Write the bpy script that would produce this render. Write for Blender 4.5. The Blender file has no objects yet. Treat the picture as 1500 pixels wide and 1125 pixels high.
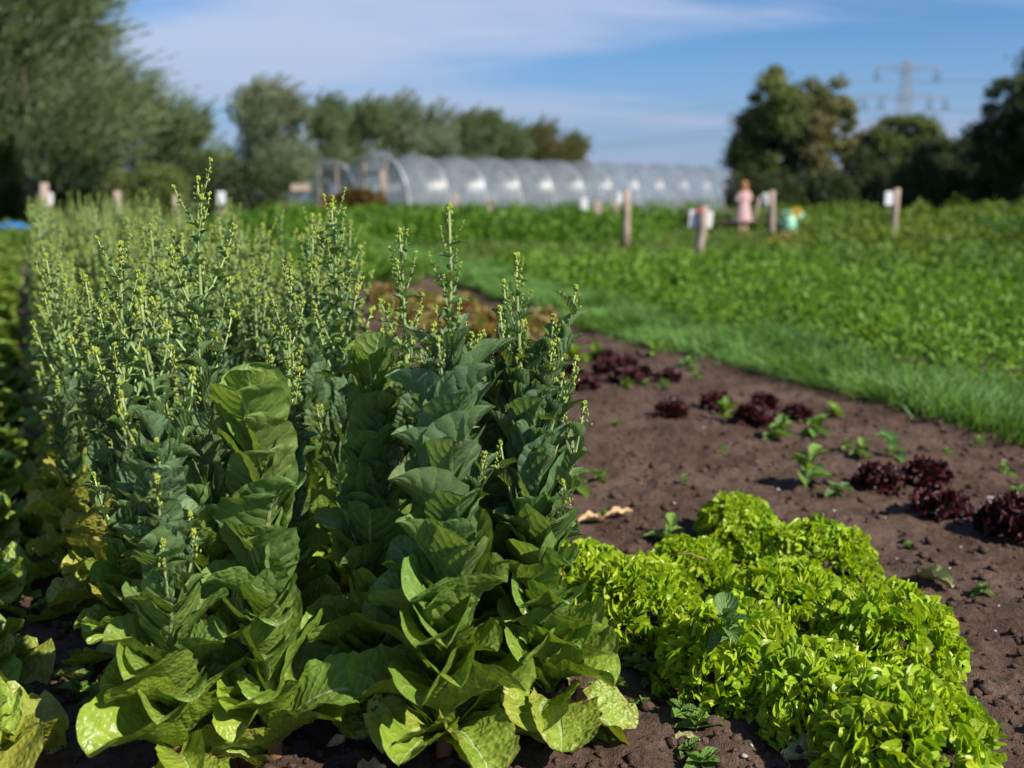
import bpy, bmesh, math, random
import numpy as np
from mathutils import Vector, Matrix

random.seed(11)
rng = np.random.default_rng(7)
R = math.radians
scn = bpy.context.scene
COL = scn.collection
PI = math.pi

# ------------------------------------------------------------------ camera
CAM_H, FPX, CX, CY, HOR = 1.15, 1458.0, 750.0, 562.5, 290.0
TILT = math.atan((CY - HOR) / FPX)
cam_d = bpy.data.cameras.new('camera')
cam_d.sensor_width = 36.0
cam_d.lens = 36.0 * FPX / 1500.0
cam_d.clip_start = 0.05
cam_d.clip_end = 6000
cam_d.dof.use_dof = True
cam_d.dof.focus_distance = 2.2
cam_d.dof.aperture_fstop = 2.0
cam = bpy.data.objects.new('camera', cam_d)
COL.objects.link(cam)
cam.location = (0, 0, CAM_H)
cam.rotation_euler = (PI / 2 - TILT, 0, 0)
scn.camera = cam

# ------------------------------------------------------------------ light
SUN_EL, SUN_AZ = R(41), R(126)        # azimuth clockwise from +Y (view direction)
world = bpy.data.worlds.new('World')
scn.world = world
world.use_nodes = True
wn, wl = world.node_tree.nodes, world.node_tree.links
wn.clear()
w_out = wn.new('ShaderNodeOutputWorld')
w_bg = wn.new('ShaderNodeBackground')
w_sky = wn.new('ShaderNodeTexSky')
w_sky.sky_type = 'NISHITA'
w_sky.sun_disc = False
w_sky.sun_elevation = SUN_EL
w_sky.sun_rotation = SUN_AZ
w_sky.air_density = 1.0
w_sky.dust_density = 0.2
w_sky.ozone_density = 4.0
w_bg.inputs['Strength'].default_value = 0.05
# thin cirrus: streaky noise on a high cloud sheet
tc = wn.new('ShaderNodeTexCoord')
sep = wn.new('ShaderNodeSeparateXYZ')
wl.new(tc.outputs['Generated'], sep.inputs[0])
mz = wn.new('ShaderNodeMath'); mz.operation = 'MAXIMUM'; mz.inputs[1].default_value = 0.03
wl.new(sep.outputs['Z'], mz.inputs[0])
mz2 = wn.new('ShaderNodeMath'); mz2.operation = 'ADD'; mz2.inputs[1].default_value = 0.12
wl.new(mz.outputs[0], mz2.inputs[0])
dx = wn.new('ShaderNodeMath'); dx.operation = 'DIVIDE'
dy = wn.new('ShaderNodeMath'); dy.operation = 'DIVIDE'
wl.new(sep.outputs['X'], dx.inputs[0]); wl.new(mz2.outputs[0], dx.inputs[1])
wl.new(sep.outputs['Y'], dy.inputs[0]); wl.new(mz2.outputs[0], dy.inputs[1])
cmb = wn.new('ShaderNodeCombineXYZ')
wl.new(dx.outputs[0], cmb.inputs[0]); wl.new(dy.outputs[0], cmb.inputs[1])
mp = wn.new('ShaderNodeMapping')
mp.inputs['Rotation'].default_value = (0, 0, R(28))
mp.inputs['Scale'].default_value = (0.30, 0.75, 1)
mp.inputs['Location'].default_value = (3.1, 0.4, 0)
wl.new(cmb.outputs[0], mp.inputs[0])
nz = wn.new('ShaderNodeTexNoise')
nz.inputs['Scale'].default_value = 1.1
nz.inputs['Detail'].default_value = 7
nz.inputs['Roughness'].default_value = 0.52
nz.inputs['Distortion'].default_value = 0.5
wl.new(mp.outputs[0], nz.inputs['Vector'])
mr = wn.new('ShaderNodeMapRange')
mr.interpolation_type = 'SMOOTHSTEP'
mr.inputs['From Min'].default_value = 0.42
mr.inputs['From Max'].default_value = 0.62
mr.inputs['To Max'].default_value = 0.85
wl.new(nz.outputs['Fac'], mr.inputs['Value'])
wmix = wn.new('ShaderNodeMix'); wmix.data_type = 'RGBA'
zen = wn.new('ShaderNodeMapRange'); zen.interpolation_type = 'SMOOTHSTEP'
zen.inputs['From Min'].default_value = 0.30; zen.inputs['From Max'].default_value = 0.75
zen.inputs['To Min'].default_value = 1.0; zen.inputs['To Max'].default_value = 0.25
wl.new(sep.outputs['Z'], zen.inputs['Value'])
cm = wn.new('ShaderNodeMath'); cm.operation = 'MULTIPLY'
wl.new(mr.outputs[0], cm.inputs[0]); wl.new(zen.outputs[0], cm.inputs[1])
wl.new(cm.outputs[0], wmix.inputs['Factor'])
wtint = wn.new('ShaderNodeMix'); wtint.data_type = 'RGBA'; wtint.blend_type = 'MULTIPLY'
wtint.inputs['Factor'].default_value = 1.0
wtint.inputs['B'].default_value = (0.74, 1.06, 1.40, 1)
wl.new(w_sky.outputs[0], wtint.inputs['A'])
wl.new(wtint.outputs['Result'], wmix.inputs['A'])
wmix.inputs['B'].default_value = (6.4, 7.4, 9.7, 1)
# pale haze bank low over the horizon, all the way round
hz_r = wn.new('ShaderNodeMapRange'); hz_r.interpolation_type = 'SMOOTHSTEP'
hz_r.inputs['From Min'].default_value = 0.0; hz_r.inputs['From Max'].default_value = 0.17
hz_r.inputs['To Min'].default_value = 0.85; hz_r.inputs['To Max'].default_value = 0.0
wl.new(sep.outputs['Z'], hz_r.inputs['Value'])
wmix2 = wn.new('ShaderNodeMix'); wmix2.data_type = 'RGBA'
wl.new(hz_r.outputs[0], wmix2.inputs['Factor'])
wl.new(wmix.outputs['Result'], wmix2.inputs['A'])
wmix2.inputs['B'].default_value = (3.6, 4.7, 7.2, 1)
wl.new(wmix2.outputs['Result'], w_bg.inputs['Color'])
wl.new(w_bg.outputs[0], w_out.inputs[0])

sun_d = bpy.data.lights.new('sun', 'SUN')
sun_d.energy = 5.0
sun_d.angle = R(0.5)
sun_d.color = (1.0, 0.93, 0.80)
sun = bpy.data.objects.new('sun', sun_d)
COL.objects.link(sun)
SUNV = Vector((math.sin(SUN_AZ) * math.cos(SUN_EL), math.cos(SUN_AZ) * math.cos(SUN_EL), math.sin(SUN_EL)))
sun.rotation_euler = SUNV.to_track_quat('Z', 'Y').to_euler()
sun.location = (12, -4, 14)

scn.view_settings.view_transform = 'Standard'
scn.view_settings.look = 'None'
scn.view_settings.gamma = 1
scn.view_settings.use_curve_mapping = False
scn.view_settings.exposure = 0.75
scn.cycles.max_bounces = 8
scn.cycles.transparent_max_bounces = 16
scn.cycles.use_denoising = True


# ------------------------------------------------------------------ helpers
def at(px, py, z=0.0):
    """point of the horizontal plane z seen at a photo pixel"""
    u, v = (px - CX) / FPX, (py - CY) / FPX
    d = Vector((u, math.cos(TILT) - v * math.sin(TILT), -math.sin(TILT) - v * math.cos(TILT)))
    t = (z - CAM_H) / d.z
    return Vector((d.x * t, d.y * t, z))


def far(px, py, Y):
    """point at distance Y seen at a photo pixel"""
    u, v = (px - CX) / FPX, (py - CY) / FPX
    d = Vector((u, math.cos(TILT) - v * math.sin(TILT), -math.sin(TILT) - v * math.cos(TILT)))
    t = Y / d.y
    return Vector((d.x * t, Y, CAM_H + d.z * t))


def tag(o, label=None, cat=None, group=None, kind=None):
    if label: o['label'] = label
    if cat: o['category'] = cat
    if group: o['group'] = group
    if kind: o['kind'] = kind
    return o


def empty(name, loc, rz=0.0):
    o = bpy.data.objects.new(name, None)
    COL.objects.link(o)
    o.location = loc
    o.rotation_euler = (0, 0, rz)
    o.empty_display_size = 0.05
    return o


def put(name, me, parent=None, mat4=None, color=None):
    o = bpy.data.objects.new(name, me)
    COL.objects.link(o)
    if parent: o.parent = parent
    if mat4 is not None: o.matrix_basis = mat4
    if color is not None: o.color = (*color, 1)
    return o


def mesh_np(name, V, F, mats, uv=None, smooth=True, midx=None):
    """V (n,3); F (m,k) with k = 3 or 4; uv (n,2) per vertex"""
    V = np.asarray(V, np.float32); F = np.asarray(F, np.int32)
    me = bpy.data.meshes.new(name)
    n, (m, k) = len(V), F.shape
    me.vertices.add(n)
    me.vertices.foreach_set('co', V.ravel())
    me.loops.add(m * k)
    me.loops.foreach_set('vertex_index', F.ravel())
    me.polygons.add(m)
    me.polygons.foreach_set('loop_start', np.arange(0, m * k, k, dtype=np.int32))
    me.polygons.foreach_set('loop_total', np.full(m, k, np.int32))
    if smooth:
        me.polygons.foreach_set('use_smooth', np.ones(m, bool))
    if midx is not None:
        me.polygons.foreach_set('material_index', np.asarray(midx, np.int32))
    if uv is not None:
        l = me.uv_layers.new(name='UVMap')
        l.data.foreach_set('uv', np.asarray(uv, np.float32)[F.ravel()].ravel())
    me.update(calc_edges=True)
    for m_ in (mats if isinstance(mats, (list, tuple)) else [mats]):
        me.materials.append(m_)
    return me


class MB:
    """collects quads into one mesh with material slots"""
    def __init__(self): self.v, self.f, self.m, self.uv = [], [], [], []

    def add(self, V, F, mi=0, uv=None):
        o = len(self.v)
        self.v += [tuple(p) for p in V]
        self.f += [tuple(i + o for i in f) for f in F]
        self.m += [mi] * len(F)
        self.uv += [tuple(p) for p in uv] if uv is not None else [(0.5, 0.5)] * len(V)
        return self

    def box(self, c, s, mi=0, M=None):
        x, y, z = s[0] / 2, s[1] / 2, s[2] / 2
        P = [Vector(p) for p in ((-x, -y, -z), (x, -y, -z), (x, y, -z), (-x, y, -z), (-x, -y, z), (x, -y, z), (x, y, z), (-x, y, z))]
        if M is not None: P = [M @ p for p in P]
        P = [p + Vector(c) for p in P]
        return self.add(P, [(0, 3, 2, 1), (4, 5, 6, 7), (0, 1, 5, 4), (1, 2, 6, 5), (2, 3, 7, 6), (3, 0, 4, 7)], mi)

    def tube(self, pts, rad, n=6, mi=0, cap=True):
        pts = [Vector(p) for p in pts]
        if not hasattr(rad, '__len__'): rad = [rad] * len(pts)
        V, F = [], []
        for i, p in enumerate(pts):
            d = (pts[min(i + 1, len(pts) - 1)] - pts[max(i - 1, 0)]).normalized()
            a = d.cross(Vector((0, 0, 1)) if abs(d.z) < 0.92 else Vector((1, 0, 0))).normalized()
            b = d.cross(a)
            for k in range(n):
                t = 2 * PI * k / n
                V.append(p + a * (math.cos(t) * rad[i]) + b * (math.sin(t) * rad[i]))
        for i in range(len(pts) - 1):
            for k in range(n):
                k2 = (k + 1) % n
                F.append((i * n + k, i * n + k2, (i + 1) * n + k2, (i + 1) * n + k))
        if cap:
            F.append(tuple(range(n))[::-1])
            F.append(tuple((len(pts) - 1) * n + k for k in range(n)))
        return self.add(V, F, mi)

    def ball(self, c, r, M=None, nu=6, nv=4, mi=0):
        V, F = [], []
        c = Vector(c)
        for j in range(nv + 1):
            ph = PI * j / nv
            for k in range(nu):
                t = 2 * PI * k / nu
                p = Vector((math.sin(ph) * math.cos(t) * r[0], math.sin(ph) * math.sin(t) * r[1], math.cos(ph) * r[2]))
                V.append(c + (M @ p if M is not None else p))
        for j in range(nv):
            for k in range(nu):
                k2 = (k + 1) % nu
                F.append((j * nu + k, (j + 1) * nu + k, (j + 1) * nu + k2, j * nu + k2))
        return self.add(V, F, mi)

    def mesh(self, name, mats, smooth=True):
        me = bpy.data.meshes.new(name)
        me.from_pydata(self.v, [], self.f)
        me.polygons.foreach_set('material_index', self.m)
        if smooth: me.polygons.foreach_set('use_smooth', [True] * len(self.f))
        l = me.uv_layers.new(name='UVMap')
        idx = np.zeros(len(me.loops), np.int32)
        me.loops.foreach_get('vertex_index', idx)
        l.data.foreach_set('uv', np.array(self.uv, np.float32)[idx].ravel())
        for m_ in (mats if isinstance(mats, (list, tuple)) else [mats]): me.materials.append(m_)
        me.update()
        return me


def vnoise(x, y, seed=0):
    r = np.random.default_rng(seed).random((256, 256))
    xi, yi = np.floor(x).astype(int), np.floor(y).astype(int)
    fx, fy = x - xi, y - yi
    fx, fy = fx * fx * (3 - 2 * fx), fy * fy * (3 - 2 * fy)
    a, b = r[xi % 256, yi % 256], r[(xi + 1) % 256, yi % 256]
    c, d = r[xi % 256, (yi + 1) % 256], r[(xi + 1) % 256, (yi + 1) % 256]
    return (a * (1 - fx) + b * fx) * (1 - fy) + (c * (1 - fx) + d * fx) * fy - 0.5


# ------------------------------------------------------------------ materials
class NT:
    def __init__(self, name):
        self.m = bpy.data.materials.new(name)
        self.m.use_nodes = True
        self.n, self.l = self.m.node_tree.nodes, self.m.node_tree.links
        self.n.clear()
        self.out = self.n.new('ShaderNodeOutputMaterial')

    def node(self, t, ins=None, **kw):
        nd = self.n.new(t)
        for k, v in kw.items(): setattr(nd, k, v)
        for k, v in (ins or {}).items(): self.set(nd.inputs[k], v)
        return nd

    def set(self, sock, v):
        if isinstance(v, bpy.types.NodeSocket): self.l.new(v, sock)
        elif isinstance(v, tuple) and len(v) == 3 and sock.type == 'RGBA': sock.default_value = (*v, 1)
        else: sock.default_value = v

    def math(self, op, a, b=None, c=None, clamp=False):
        nd = self.n.new('ShaderNodeMath'); nd.operation = op; nd.use_clamp = clamp
        for i, v in enumerate((a, b, c)):
            if v is not None: self.set(nd.inputs[i], v)
        return nd.outputs[0]

    def mix(self, f, a, b, blend='MIX'):
        nd = self.n.new('ShaderNodeMix'); nd.data_type = 'RGBA'; nd.blend_type = blend
        self.set(nd.inputs['Factor'], f); self.set(nd.inputs['A'], a); self.set(nd.inputs['B'], b)
        return nd.outputs['Result']

    def ramp(self, v, lo, hi, a=0.0, b=1.0):
        nd = self.n.new('ShaderNodeMapRange'); nd.interpolation_type = 'SMOOTHSTEP'
        self.set(nd.inputs['Value'], v)
        nd.inputs['From Min'].default_value = lo; nd.inputs['From Max'].default_value = hi
        nd.inputs['To Min'].default_value = a; nd.inputs['To Max'].default_value = b
        return nd.outputs[0]

    def noise(self, scale, detail=3, rough=0.55, vec=None, out='Fac'):
        nd = self.n.new('ShaderNodeTexNoise')
        nd.inputs['Scale'].default_value = scale; nd.inputs['Detail'].default_value = detail
        nd.inputs['Roughness'].default_value = rough
        if vec is not None: self.l.new(vec, nd.inputs['Vector'])
        return nd.outputs[out]

    def coord(self, which='Object'):
        return self.n.new('ShaderNodeTexCoord').outputs[which]

    def bump(self, h, strength=0.3, dist=0.01):
        nd = self.n.new('ShaderNodeBump')
        nd.inputs['Strength'].default_value = strength; nd.inputs['Distance'].default_value = dist
        self.l.new(h, nd.inputs['Height'])
        return nd.outputs[0]

    def pbr(self, col, rough=0.6, spec=0.4, normal=None, metal=0.0):
        nd = self.n.new('ShaderNodeBsdfPrincipled')
        self.set(nd.inputs['Base Color'], col); self.set(nd.inputs['Roughness'], rough)
        nd.inputs['Specular IOR Level'].default_value = spec
        nd.inputs['Metallic'].default_value = metal
        if normal is not None: self.l.new(normal, nd.inputs['Normal'])
        return nd.outputs[0]

    def leafy(self, col, rough, spec, trans, tcol=None, normal=None):
        p = self.pbr(col, rough, spec, normal)
        t = self.n.new('ShaderNodeBsdfTranslucent')
        self.set(t.inputs['Color'], tcol if tcol is not None else col)
        if normal is not None: self.l.new(normal, t.inputs['Normal'])
        a = self.n.new('ShaderNodeMixShader')
        self.set(a.inputs[0], trans)
        self.l.new(p, a.inputs[1]); self.l.new(t.outputs[0], a.inputs[2])
        return a.outputs[0]

    def done(self, s):
        self.l.new(s, self.out.inputs[0])
        return self.m


def lettuce_mat(name, veins=8.0, sweep=2.2, pale=(0.34, 0.43, 0.17), bubble=0.0, spots=False, rough=0.45, trans=0.22, vein_amt=0.35, spec=0.4, tboost=1.5, relief=0.75):
    t = NT(name)
    uv = t.coord('UV')
    sp = t.node('ShaderNodeSeparateXYZ', {0: uv})
    x, v = sp.outputs[0], sp.outputs[1]
    au = t.math('ABSOLUTE', t.math('MULTIPLY_ADD', x, 2.0, -1.0))
    info = t.node('ShaderNodeObjectInfo')
    base = info.outputs['Color']
    nzv = t.noise(9.0, 4, 0.6, t.coord('Object'))
    nzv2 = t.noise(28.0, 3, 0.6, t.coord('Object'))
    base = t.mix(t.ramp(nzv, 0.35, 0.7), base, t.mix(1.0, base, (0.72, 0.80, 0.62), 'MULTIPLY'))
    base = t.mix(t.ramp(nzv2, 0.45, 0.75, 0.0, 0.35), base, t.mix(1.0, base, (1.5, 1.35, 1.1), 'MULTIPLY'))
    # midrib narrowing towards the tip, and swept side veins
    wid = t.math('MULTIPLY_ADD', v, -0.10, 0.135)
    rib = t.math('SUBTRACT', 1.0, t.math('DIVIDE', au, wid), clamp=True)
    rib = t.ramp(rib, 0.0, 0.5)
    jit = t.math('MULTIPLY', t.noise(5.0, 2, 0.5, uv), 0.9)
    ph = t.math('ADD', t.math('SUBTRACT', t.math('MULTIPLY', v, veins), t.math('MULTIPLY', t.math('POWER', au, 0.85), sweep)), jit)
    fr = t.math('ABSOLUTE', t.math('MULTIPLY_ADD', t.math('FRACT', ph), 2.0, -1.0))
    vein = t.ramp(fr, 0.84, 0.98)
    edge = t.ramp(au, 0.55, 0.95, 1.0, 0.25)
    vm = t.math('MULTIPLY', t.math('MULTIPLY', vein, edge), vein_amt)
    mask = t.math('MAXIMUM', t.math('MULTIPLY', rib, 0.85), vm)
    col = t.mix(mask, base, pale)
    tcol = t.mix(1.0, col, (1.25 * tboost, 1.2 * tboost, 0.45 * tboost), 'MULTIPLY')
    h = t.math('ADD', t.math('MULTIPLY', t.math('POWER', fr, 1.6), -0.5), t.math('MULTIPLY', rib, 0.8))
    fine = t.noise(40.0, 3, 0.6, t.coord('Object'))
    h = t.math('ADD', h, t.math('MULTIPLY', fine, 0.2))
    if bubble:
        vo = t.node('ShaderNodeTexVoronoi', {'Vector': t.coord('Object'), 'Scale': 20.0}, feature='SMOOTH_F1')
        h = t.math('ADD', h, t.math('MULTIPLY', t.math('SUBTRACT', 0.6, vo.outputs['Distance']), bubble))
    rn = info.outputs['Random']
    if spots:
        # age spots and torn brown margins
        k = t.noise(24.0, 4, 0.55, t.node('ShaderNodeVectorMath', {0: t.coord('Object'), 1: t.node('ShaderNodeCombineXYZ', {0: rn, 1: rn}).outputs[0]}, operation='ADD').outputs[0])
        sm = t.ramp(t.math('ADD', k, t.math('MULTIPLY', t.ramp(au, 0.6, 1.0), 0.09)), 0.66, 0.71)
        ym = t.math('MULTIPLY', t.ramp(t.math('ADD', t.noise(2.6, 3, 0.5, t.coord('Object')), t.math('MULTIPLY', au, 0.18)), 0.52, 0.78), 0.6)
        col = t.mix(ym, col, (0.30, 0.30, 0.06))
        col = t.mix(sm, col, (0.075, 0.035, 0.016))
        tcol = t.mix(sm, t.mix(ym, tcol, (0.42, 0.40, 0.05)), (0.07, 0.03, 0.01))
    nrm = t.bump(h, relief, 0.005)
    return t.done(t.leafy(col, rough, spec, trans, tcol, nrm))


M = {}
M['leaf_upper'] = lettuce_mat('waxy_leaf', rough=0.50, trans=0.32, spec=0.34, vein_amt=0.48)
M['leaf_lower'] = lettuce_mat('crinkled_leaf', bubble=0.9, relief=0.6, rough=0.34, trans=0.20, spec=0.42, vein_amt=0.5)
M['leaf_old'] = lettuce_mat('spotted_leaf', bubble=1.2, spots=True, rough=0.42, trans=0.22, vein_amt=0.45)
M['butter'] = lettuce_mat('butterhead_leaf', veins=6, bubble=1.0, spots=False, rough=0.4, trans=0.22, vein_amt=0.5)
M['frill'] = lettuce_mat('frilled_leaf', veins=5, sweep=3.0, pale=(0.34, 0.46, 0.08), rough=0.36, trans=0.32, vein_amt=0.04, spec=0.34, tboost=1.6, relief=0.15)
M['red'] = lettuce_mat('dark_red_leaf', veins=5, pale=(0.22, 0.03, 0.03), rough=0.36, trans=0.12, vein_amt=0.25, spec=0.4, tboost=1.0)
M['weed'] = lettuce_mat('weed_leaf', veins=5, pale=(0.2, 0.3, 0.08), rough=0.5, trans=0.3, vein_amt=0.3)


def foliage_mat(name, c1, c2, c3=None, rough=0.55, trans=0.3, spec=0.25, patch=0.6, patch_scale=0.7):
    t = NT(name)
    g = t.node('ShaderNodeNewGeometry')
    r = g.outputs['Random Per Island']
    col = t.mix(r, c1, c2)
    if c3 is not None:
        col = t.mix(t.ramp(t.noise(patch_scale, 3, 0.55, t.coord('Object')), 0.45, 0.62, 0, patch), col, c3)
    tcol = t.mix(1.0, col, (1.7, 1.6, 0.6), 'MULTIPLY')
    return t.done(t.leafy(col, rough, spec, trans, tcol))


M['bud'] = foliage_mat('flower_bud', (0.20, 0.29, 0.05), (0.34, 0.40, 0.06), rough=0.5, trans=0.2)
M['bract'] = foliage_mat('bract', (0.11, 0.19, 0.085), (0.18, 0.29, 0.10), trans=0.25)


def stem_mat():
    t = NT('stem_skin')
    c = t.coord('Object')
    z = t.node('ShaderNodeSeparateXYZ', {0: c}).outputs[2]
    n = t.noise(30, 4, 0.6, c)
    zz = t.math('ADD', z, t.math('MULTIPLY_ADD', n, 0.08, -0.04))
    col = t.mix(t.ramp(zz, 0.05, 0.13), (0.17, 0.085, 0.04), (0.23, 0.30, 0.11))
    col = t.mix(t.ramp(n, 0.4, 0.7, 0, 0.5), col, t.mix(1.0, col, (0.7, 0.75, 0.7), 'MULTIPLY'))
    return t.done(t.pbr(col, 0.5, 0.35, t.bump(n, 0.4, 0.004)))


M['stem'] = stem_mat()


def plain(name, col, rough=0.6, spec=0.4, scale=20.0, var=0.35, bump=0.2, metal=0.0, bd=0.005, stretch=None):
    t = NT(name)
    c = t.coord('Object')
    if stretch is not None:
        c = t.node('ShaderNodeMapping', {'Vector': c, 'Scale': stretch}).outputs[0]
    n = t.noise(scale, 5, 0.6, c)
    dark = tuple(k * (1 - var) for k in col); lite = tuple(min(1, k * (1 + var)) for k in col)
    cc = t.mix(t.ramp(n, 0.3, 0.7), dark, lite)
    return t.done(t.pbr(cc, rough, spec, t.bump(n, bump, bd), metal))


M['shoot'] = plain('shoot_skin', (0.27, 0.36, 0.14), 0.5, 0.35, 40, 0.25, 0.1)
M['post'] = plain('weathered_post_wood', (0.30, 0.235, 0.20), 0.85, 0.2, 14, 0.45, 0.8, stretch=(3, 3, 0.35))
M['dark_wood'] = plain('damp_table_wood', (0.10, 0.075, 0.055), 0.8, 0.25, 12, 0.4, 0.6, stretch=(0.3, 3, 3))
M['pale_wood'] = plain('bleached_board_wood', (0.42, 0.32, 0.27), 0.8, 0.25, 12, 0.3, 0.4)
M['white'] = plain('white_plastic', (0.66, 0.66, 0.70), 0.5, 0.4, 6, 0.06, 0.05)
M['mint'] = plain('mint_enamel', (0.25, 0.52, 0.36), 0.4, 0.5, 8, 0.1, 0.05)
M['red_paint'] = plain('red_plastic', (0.45, 0.05, 0.07), 0.45, 0.4, 8, 0.15, 0.05)
M['blue'] = plain('blue_tarpaulin', (0.02, 0.17, 0.55), 0.5, 0.4, 5, 0.25, 0.4)
M['steel'] = plain('galvanised_steel', (0.55, 0.56, 0.58), 0.4, 0.5, 10, 0.12, 0.05, metal=0.2)
M['pylon'] = plain('dull_galvanised_steel', (0.30, 0.31, 0.33), 0.6, 0.4, 1.0, 0.15, 0.0)
M['insulator'] = plain('glazed_insulator', (0.08, 0.13, 0.13), 0.3, 0.5, 3.0, 0.2, 0.0)
M['wire'] = plain('aluminium_wire', (0.25, 0.26, 0.28), 0.6, 0.4, 1.0, 0.1, 0.0)
M['bark'] = plain('grey_brown_bark', (0.14, 0.105, 0.08), 0.9, 0.15, 6, 0.5, 1.0, bd=0.03, stretch=(2, 2, 0.4))
M['dry'] = plain('dried_leaf', (0.42, 0.30, 0.17), 0.8, 0.2, 25, 0.5, 0.7)
M['stump'] = plain('dried_stump_fibre', (0.20, 0.115, 0.065), 0.85, 0.2, 30, 0.6, 0.9, stretch=(3, 3, 0.5))
M['straw'] = plain('dry_stalk', (0.24, 0.14, 0.075), 0.75, 0.2, 40, 0.3, 0.2)
M['pebble'] = plain('pale_pebble', (0.42, 0.36, 0.32), 0.8, 0.3, 30, 0.4, 0.3)
M['skin'] = plain('skin', (0.55, 0.33, 0.24), 0.5, 0.4, 30, 0.08, 0.05)
M['hair'] = plain('copper_hair', (0.36, 0.17, 0.065), 0.45, 0.4, 60, 0.35, 0.6, stretch=(4, 4, 0.4))
M['shoe'] = plain('dark_shoe', (0.03, 0.025, 0.025), 0.5, 0.4, 10, 0.2, 0.1)
M['yellow_petal'] = plain('yellow_petal', (0.60, 0.38, 0.03), 0.6, 0.3, 10, 0.2, 0.1)
M['orange_petal'] = foliage_mat('orange_petal', (0.36, 0.10, 0.03), (0.30, 0.16, 0.05))


def dress_mat():
    t = NT('floral_dress_cloth')
    c = t.coord('Object')
    vo = t.node('ShaderNodeTexVoronoi', {'Vector': c, 'Scale': 26.0})
    f = t.ramp(vo.outputs['Distance'], 0.22, 0.34, 1, 0)
    pick = t.math('GREATER_THAN', t.node('ShaderNodeSeparateColor', {0: vo.outputs['Color']}).outputs[0], 0.45)
    col = t.mix(t.math('MULTIPLY', f, pick), (0.47, 0.31, 0.32), (0.27, 0.10, 0.12))
    n = t.noise(8, 4, 0.6, c)
    return t.done(t.pbr(col, 0.85, 0.2, t.bump(n, 0.5, 0.03)))


M['dress'] = dress_mat()


def soil_mat():
    t = NT('garden_soil')
    c = t.coord('Object')
    n1 = t.noise(2.2, 5, 0.6, c); n2 = t.noise(45, 5, 0.65, c); n3 = t.noise(240, 3, 0.6, c)
    col = t.mix(t.ramp(n1, 0.35, 0.68), (0.062, 0.040, 0.030), (0.105, 0.071, 0.056))
    col = t.mix(t.ramp(n2, 0.35, 0.7, 0, 0.85), col, t.mix(1.0, col, (1.5, 1.42, 1.38), 'MULTIPLY'))
    col = t.mix(t.ramp(n3, 0.62, 0.75, 0, 0.5), col, (0.17, 0.125, 0.10))
    h = t.math('ADD', t.math('MULTIPLY', n2, 1.0), t.math('MULTIPLY', n3, 0.35))
    return t.done(t.pbr(col, 0.95, 0.12, t.bump(h, 1.0, 0.02)))


M['soil'] = soil_mat()


def field_mat():
    t = NT('field_ground_cover')
    c = t.coord('Object')
    n1 = t.noise(0.35, 5, 0.6, c); n2 = t.noise(5, 5, 0.65, c)
    col = t.mix(t.ramp(n1, 0.4, 0.6), (0.05, 0.085, 0.02), (0.085, 0.075, 0.035))
    col = t.mix(t.ramp(n2, 0.4, 0.7, 0, 0.7), col, (0.075, 0.13, 0.028))
    return t.done(t.pbr(col, 0.95, 0.1, t.bump(n2, 0.8, 0.08)))


M['field'] = field_mat()


# ------------------------------------------------------------------ ground
def soil_h(x, y):
    h = 0.030 * vnoise(x * 1.3, y * 1.3, 1) + 0.022 * vnoise(x * 4.1, y * 4.1, 2) + 0.026 * vnoise(x * 11, y * 11, 3)
    return h + 0.020 * vnoise(x * 27, y * 27, 4) + 0.015 * np.abs(vnoise(x * 55, y * 55, 5)) + 0.006 * vnoise(x * 90, y * 90, 6)


def grow(a, b, d0, k):
    out, p, d = [], a, d0
    while p < b:
        out.append(p); p += d; d *= k
    return out + [b]


xs = np.array([-v for v in grow(1.6, 9, 0.02, 1.04)][::-1] + list(np.arange(-1.58, 3.0, 0.0145)) + grow(3.0, 12, 0.016, 1.035))
ys = np.array(list(np.arange(1.0, 4.2, 0.0135)) + grow(4.2, 17, 0.016, 1.022))
gx, gy = np.meshgrid(xs, ys)
gz = soil_h(gx, gy)
V = np.stack([gx.ravel(), gy.ravel(), gz.ravel()], 1)
nx, ny = len(xs), len(ys)
ii = (np.arange(ny - 1)[:, None] * nx + np.arange(nx - 1)[None, :]).ravel()
F = np.stack([ii, ii + 1, ii + nx + 1, ii + nx], 1)
soil = put('soil_ground', mesh_np('soil_ground', V, F, M['soil']))
tag(soil, 'dark brown crumbly garden soil between the lettuce rows', kind='structure')

fx = np.linspace(-1500, 1500, 61); fy = np.linspace(-40, 3000, 61)
gx, gy = np.meshgrid(fx, fy)
V = np.stack([gx.ravel(), gy.ravel(), np.full(gx.size, -0.06)], 1)
ii = (np.arange(60)[:, None] * 61 + np.arange(60)[None, :]).ravel()
fld = put('field_ground', mesh_np('field_ground', V, np.stack([ii, ii + 1, ii + 62, ii + 61], 1), M['field']))
tag(fld, 'flat green and brown farmland reaching to the horizon', kind='structure')


def gz1(x, y):
    return float(soil_h(np.array([x]), np.array([y]))[0]) if 1.0 < y < 17 and -9 < x < 12 else -0.06


# crumbs of soil: many small lumps in one mesh
def icosa():
    bm = bmesh.new(); bmesh.ops.create_icosphere(bm, subdivisions=1, radius=1)
    v = np.array([x.co[:] for x in bm.verts]); f = np.array([[q.index for q in p.verts] for p in bm.faces]); bm.free()
    return v, f


ICO_V, ICO_F = icosa()


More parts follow.
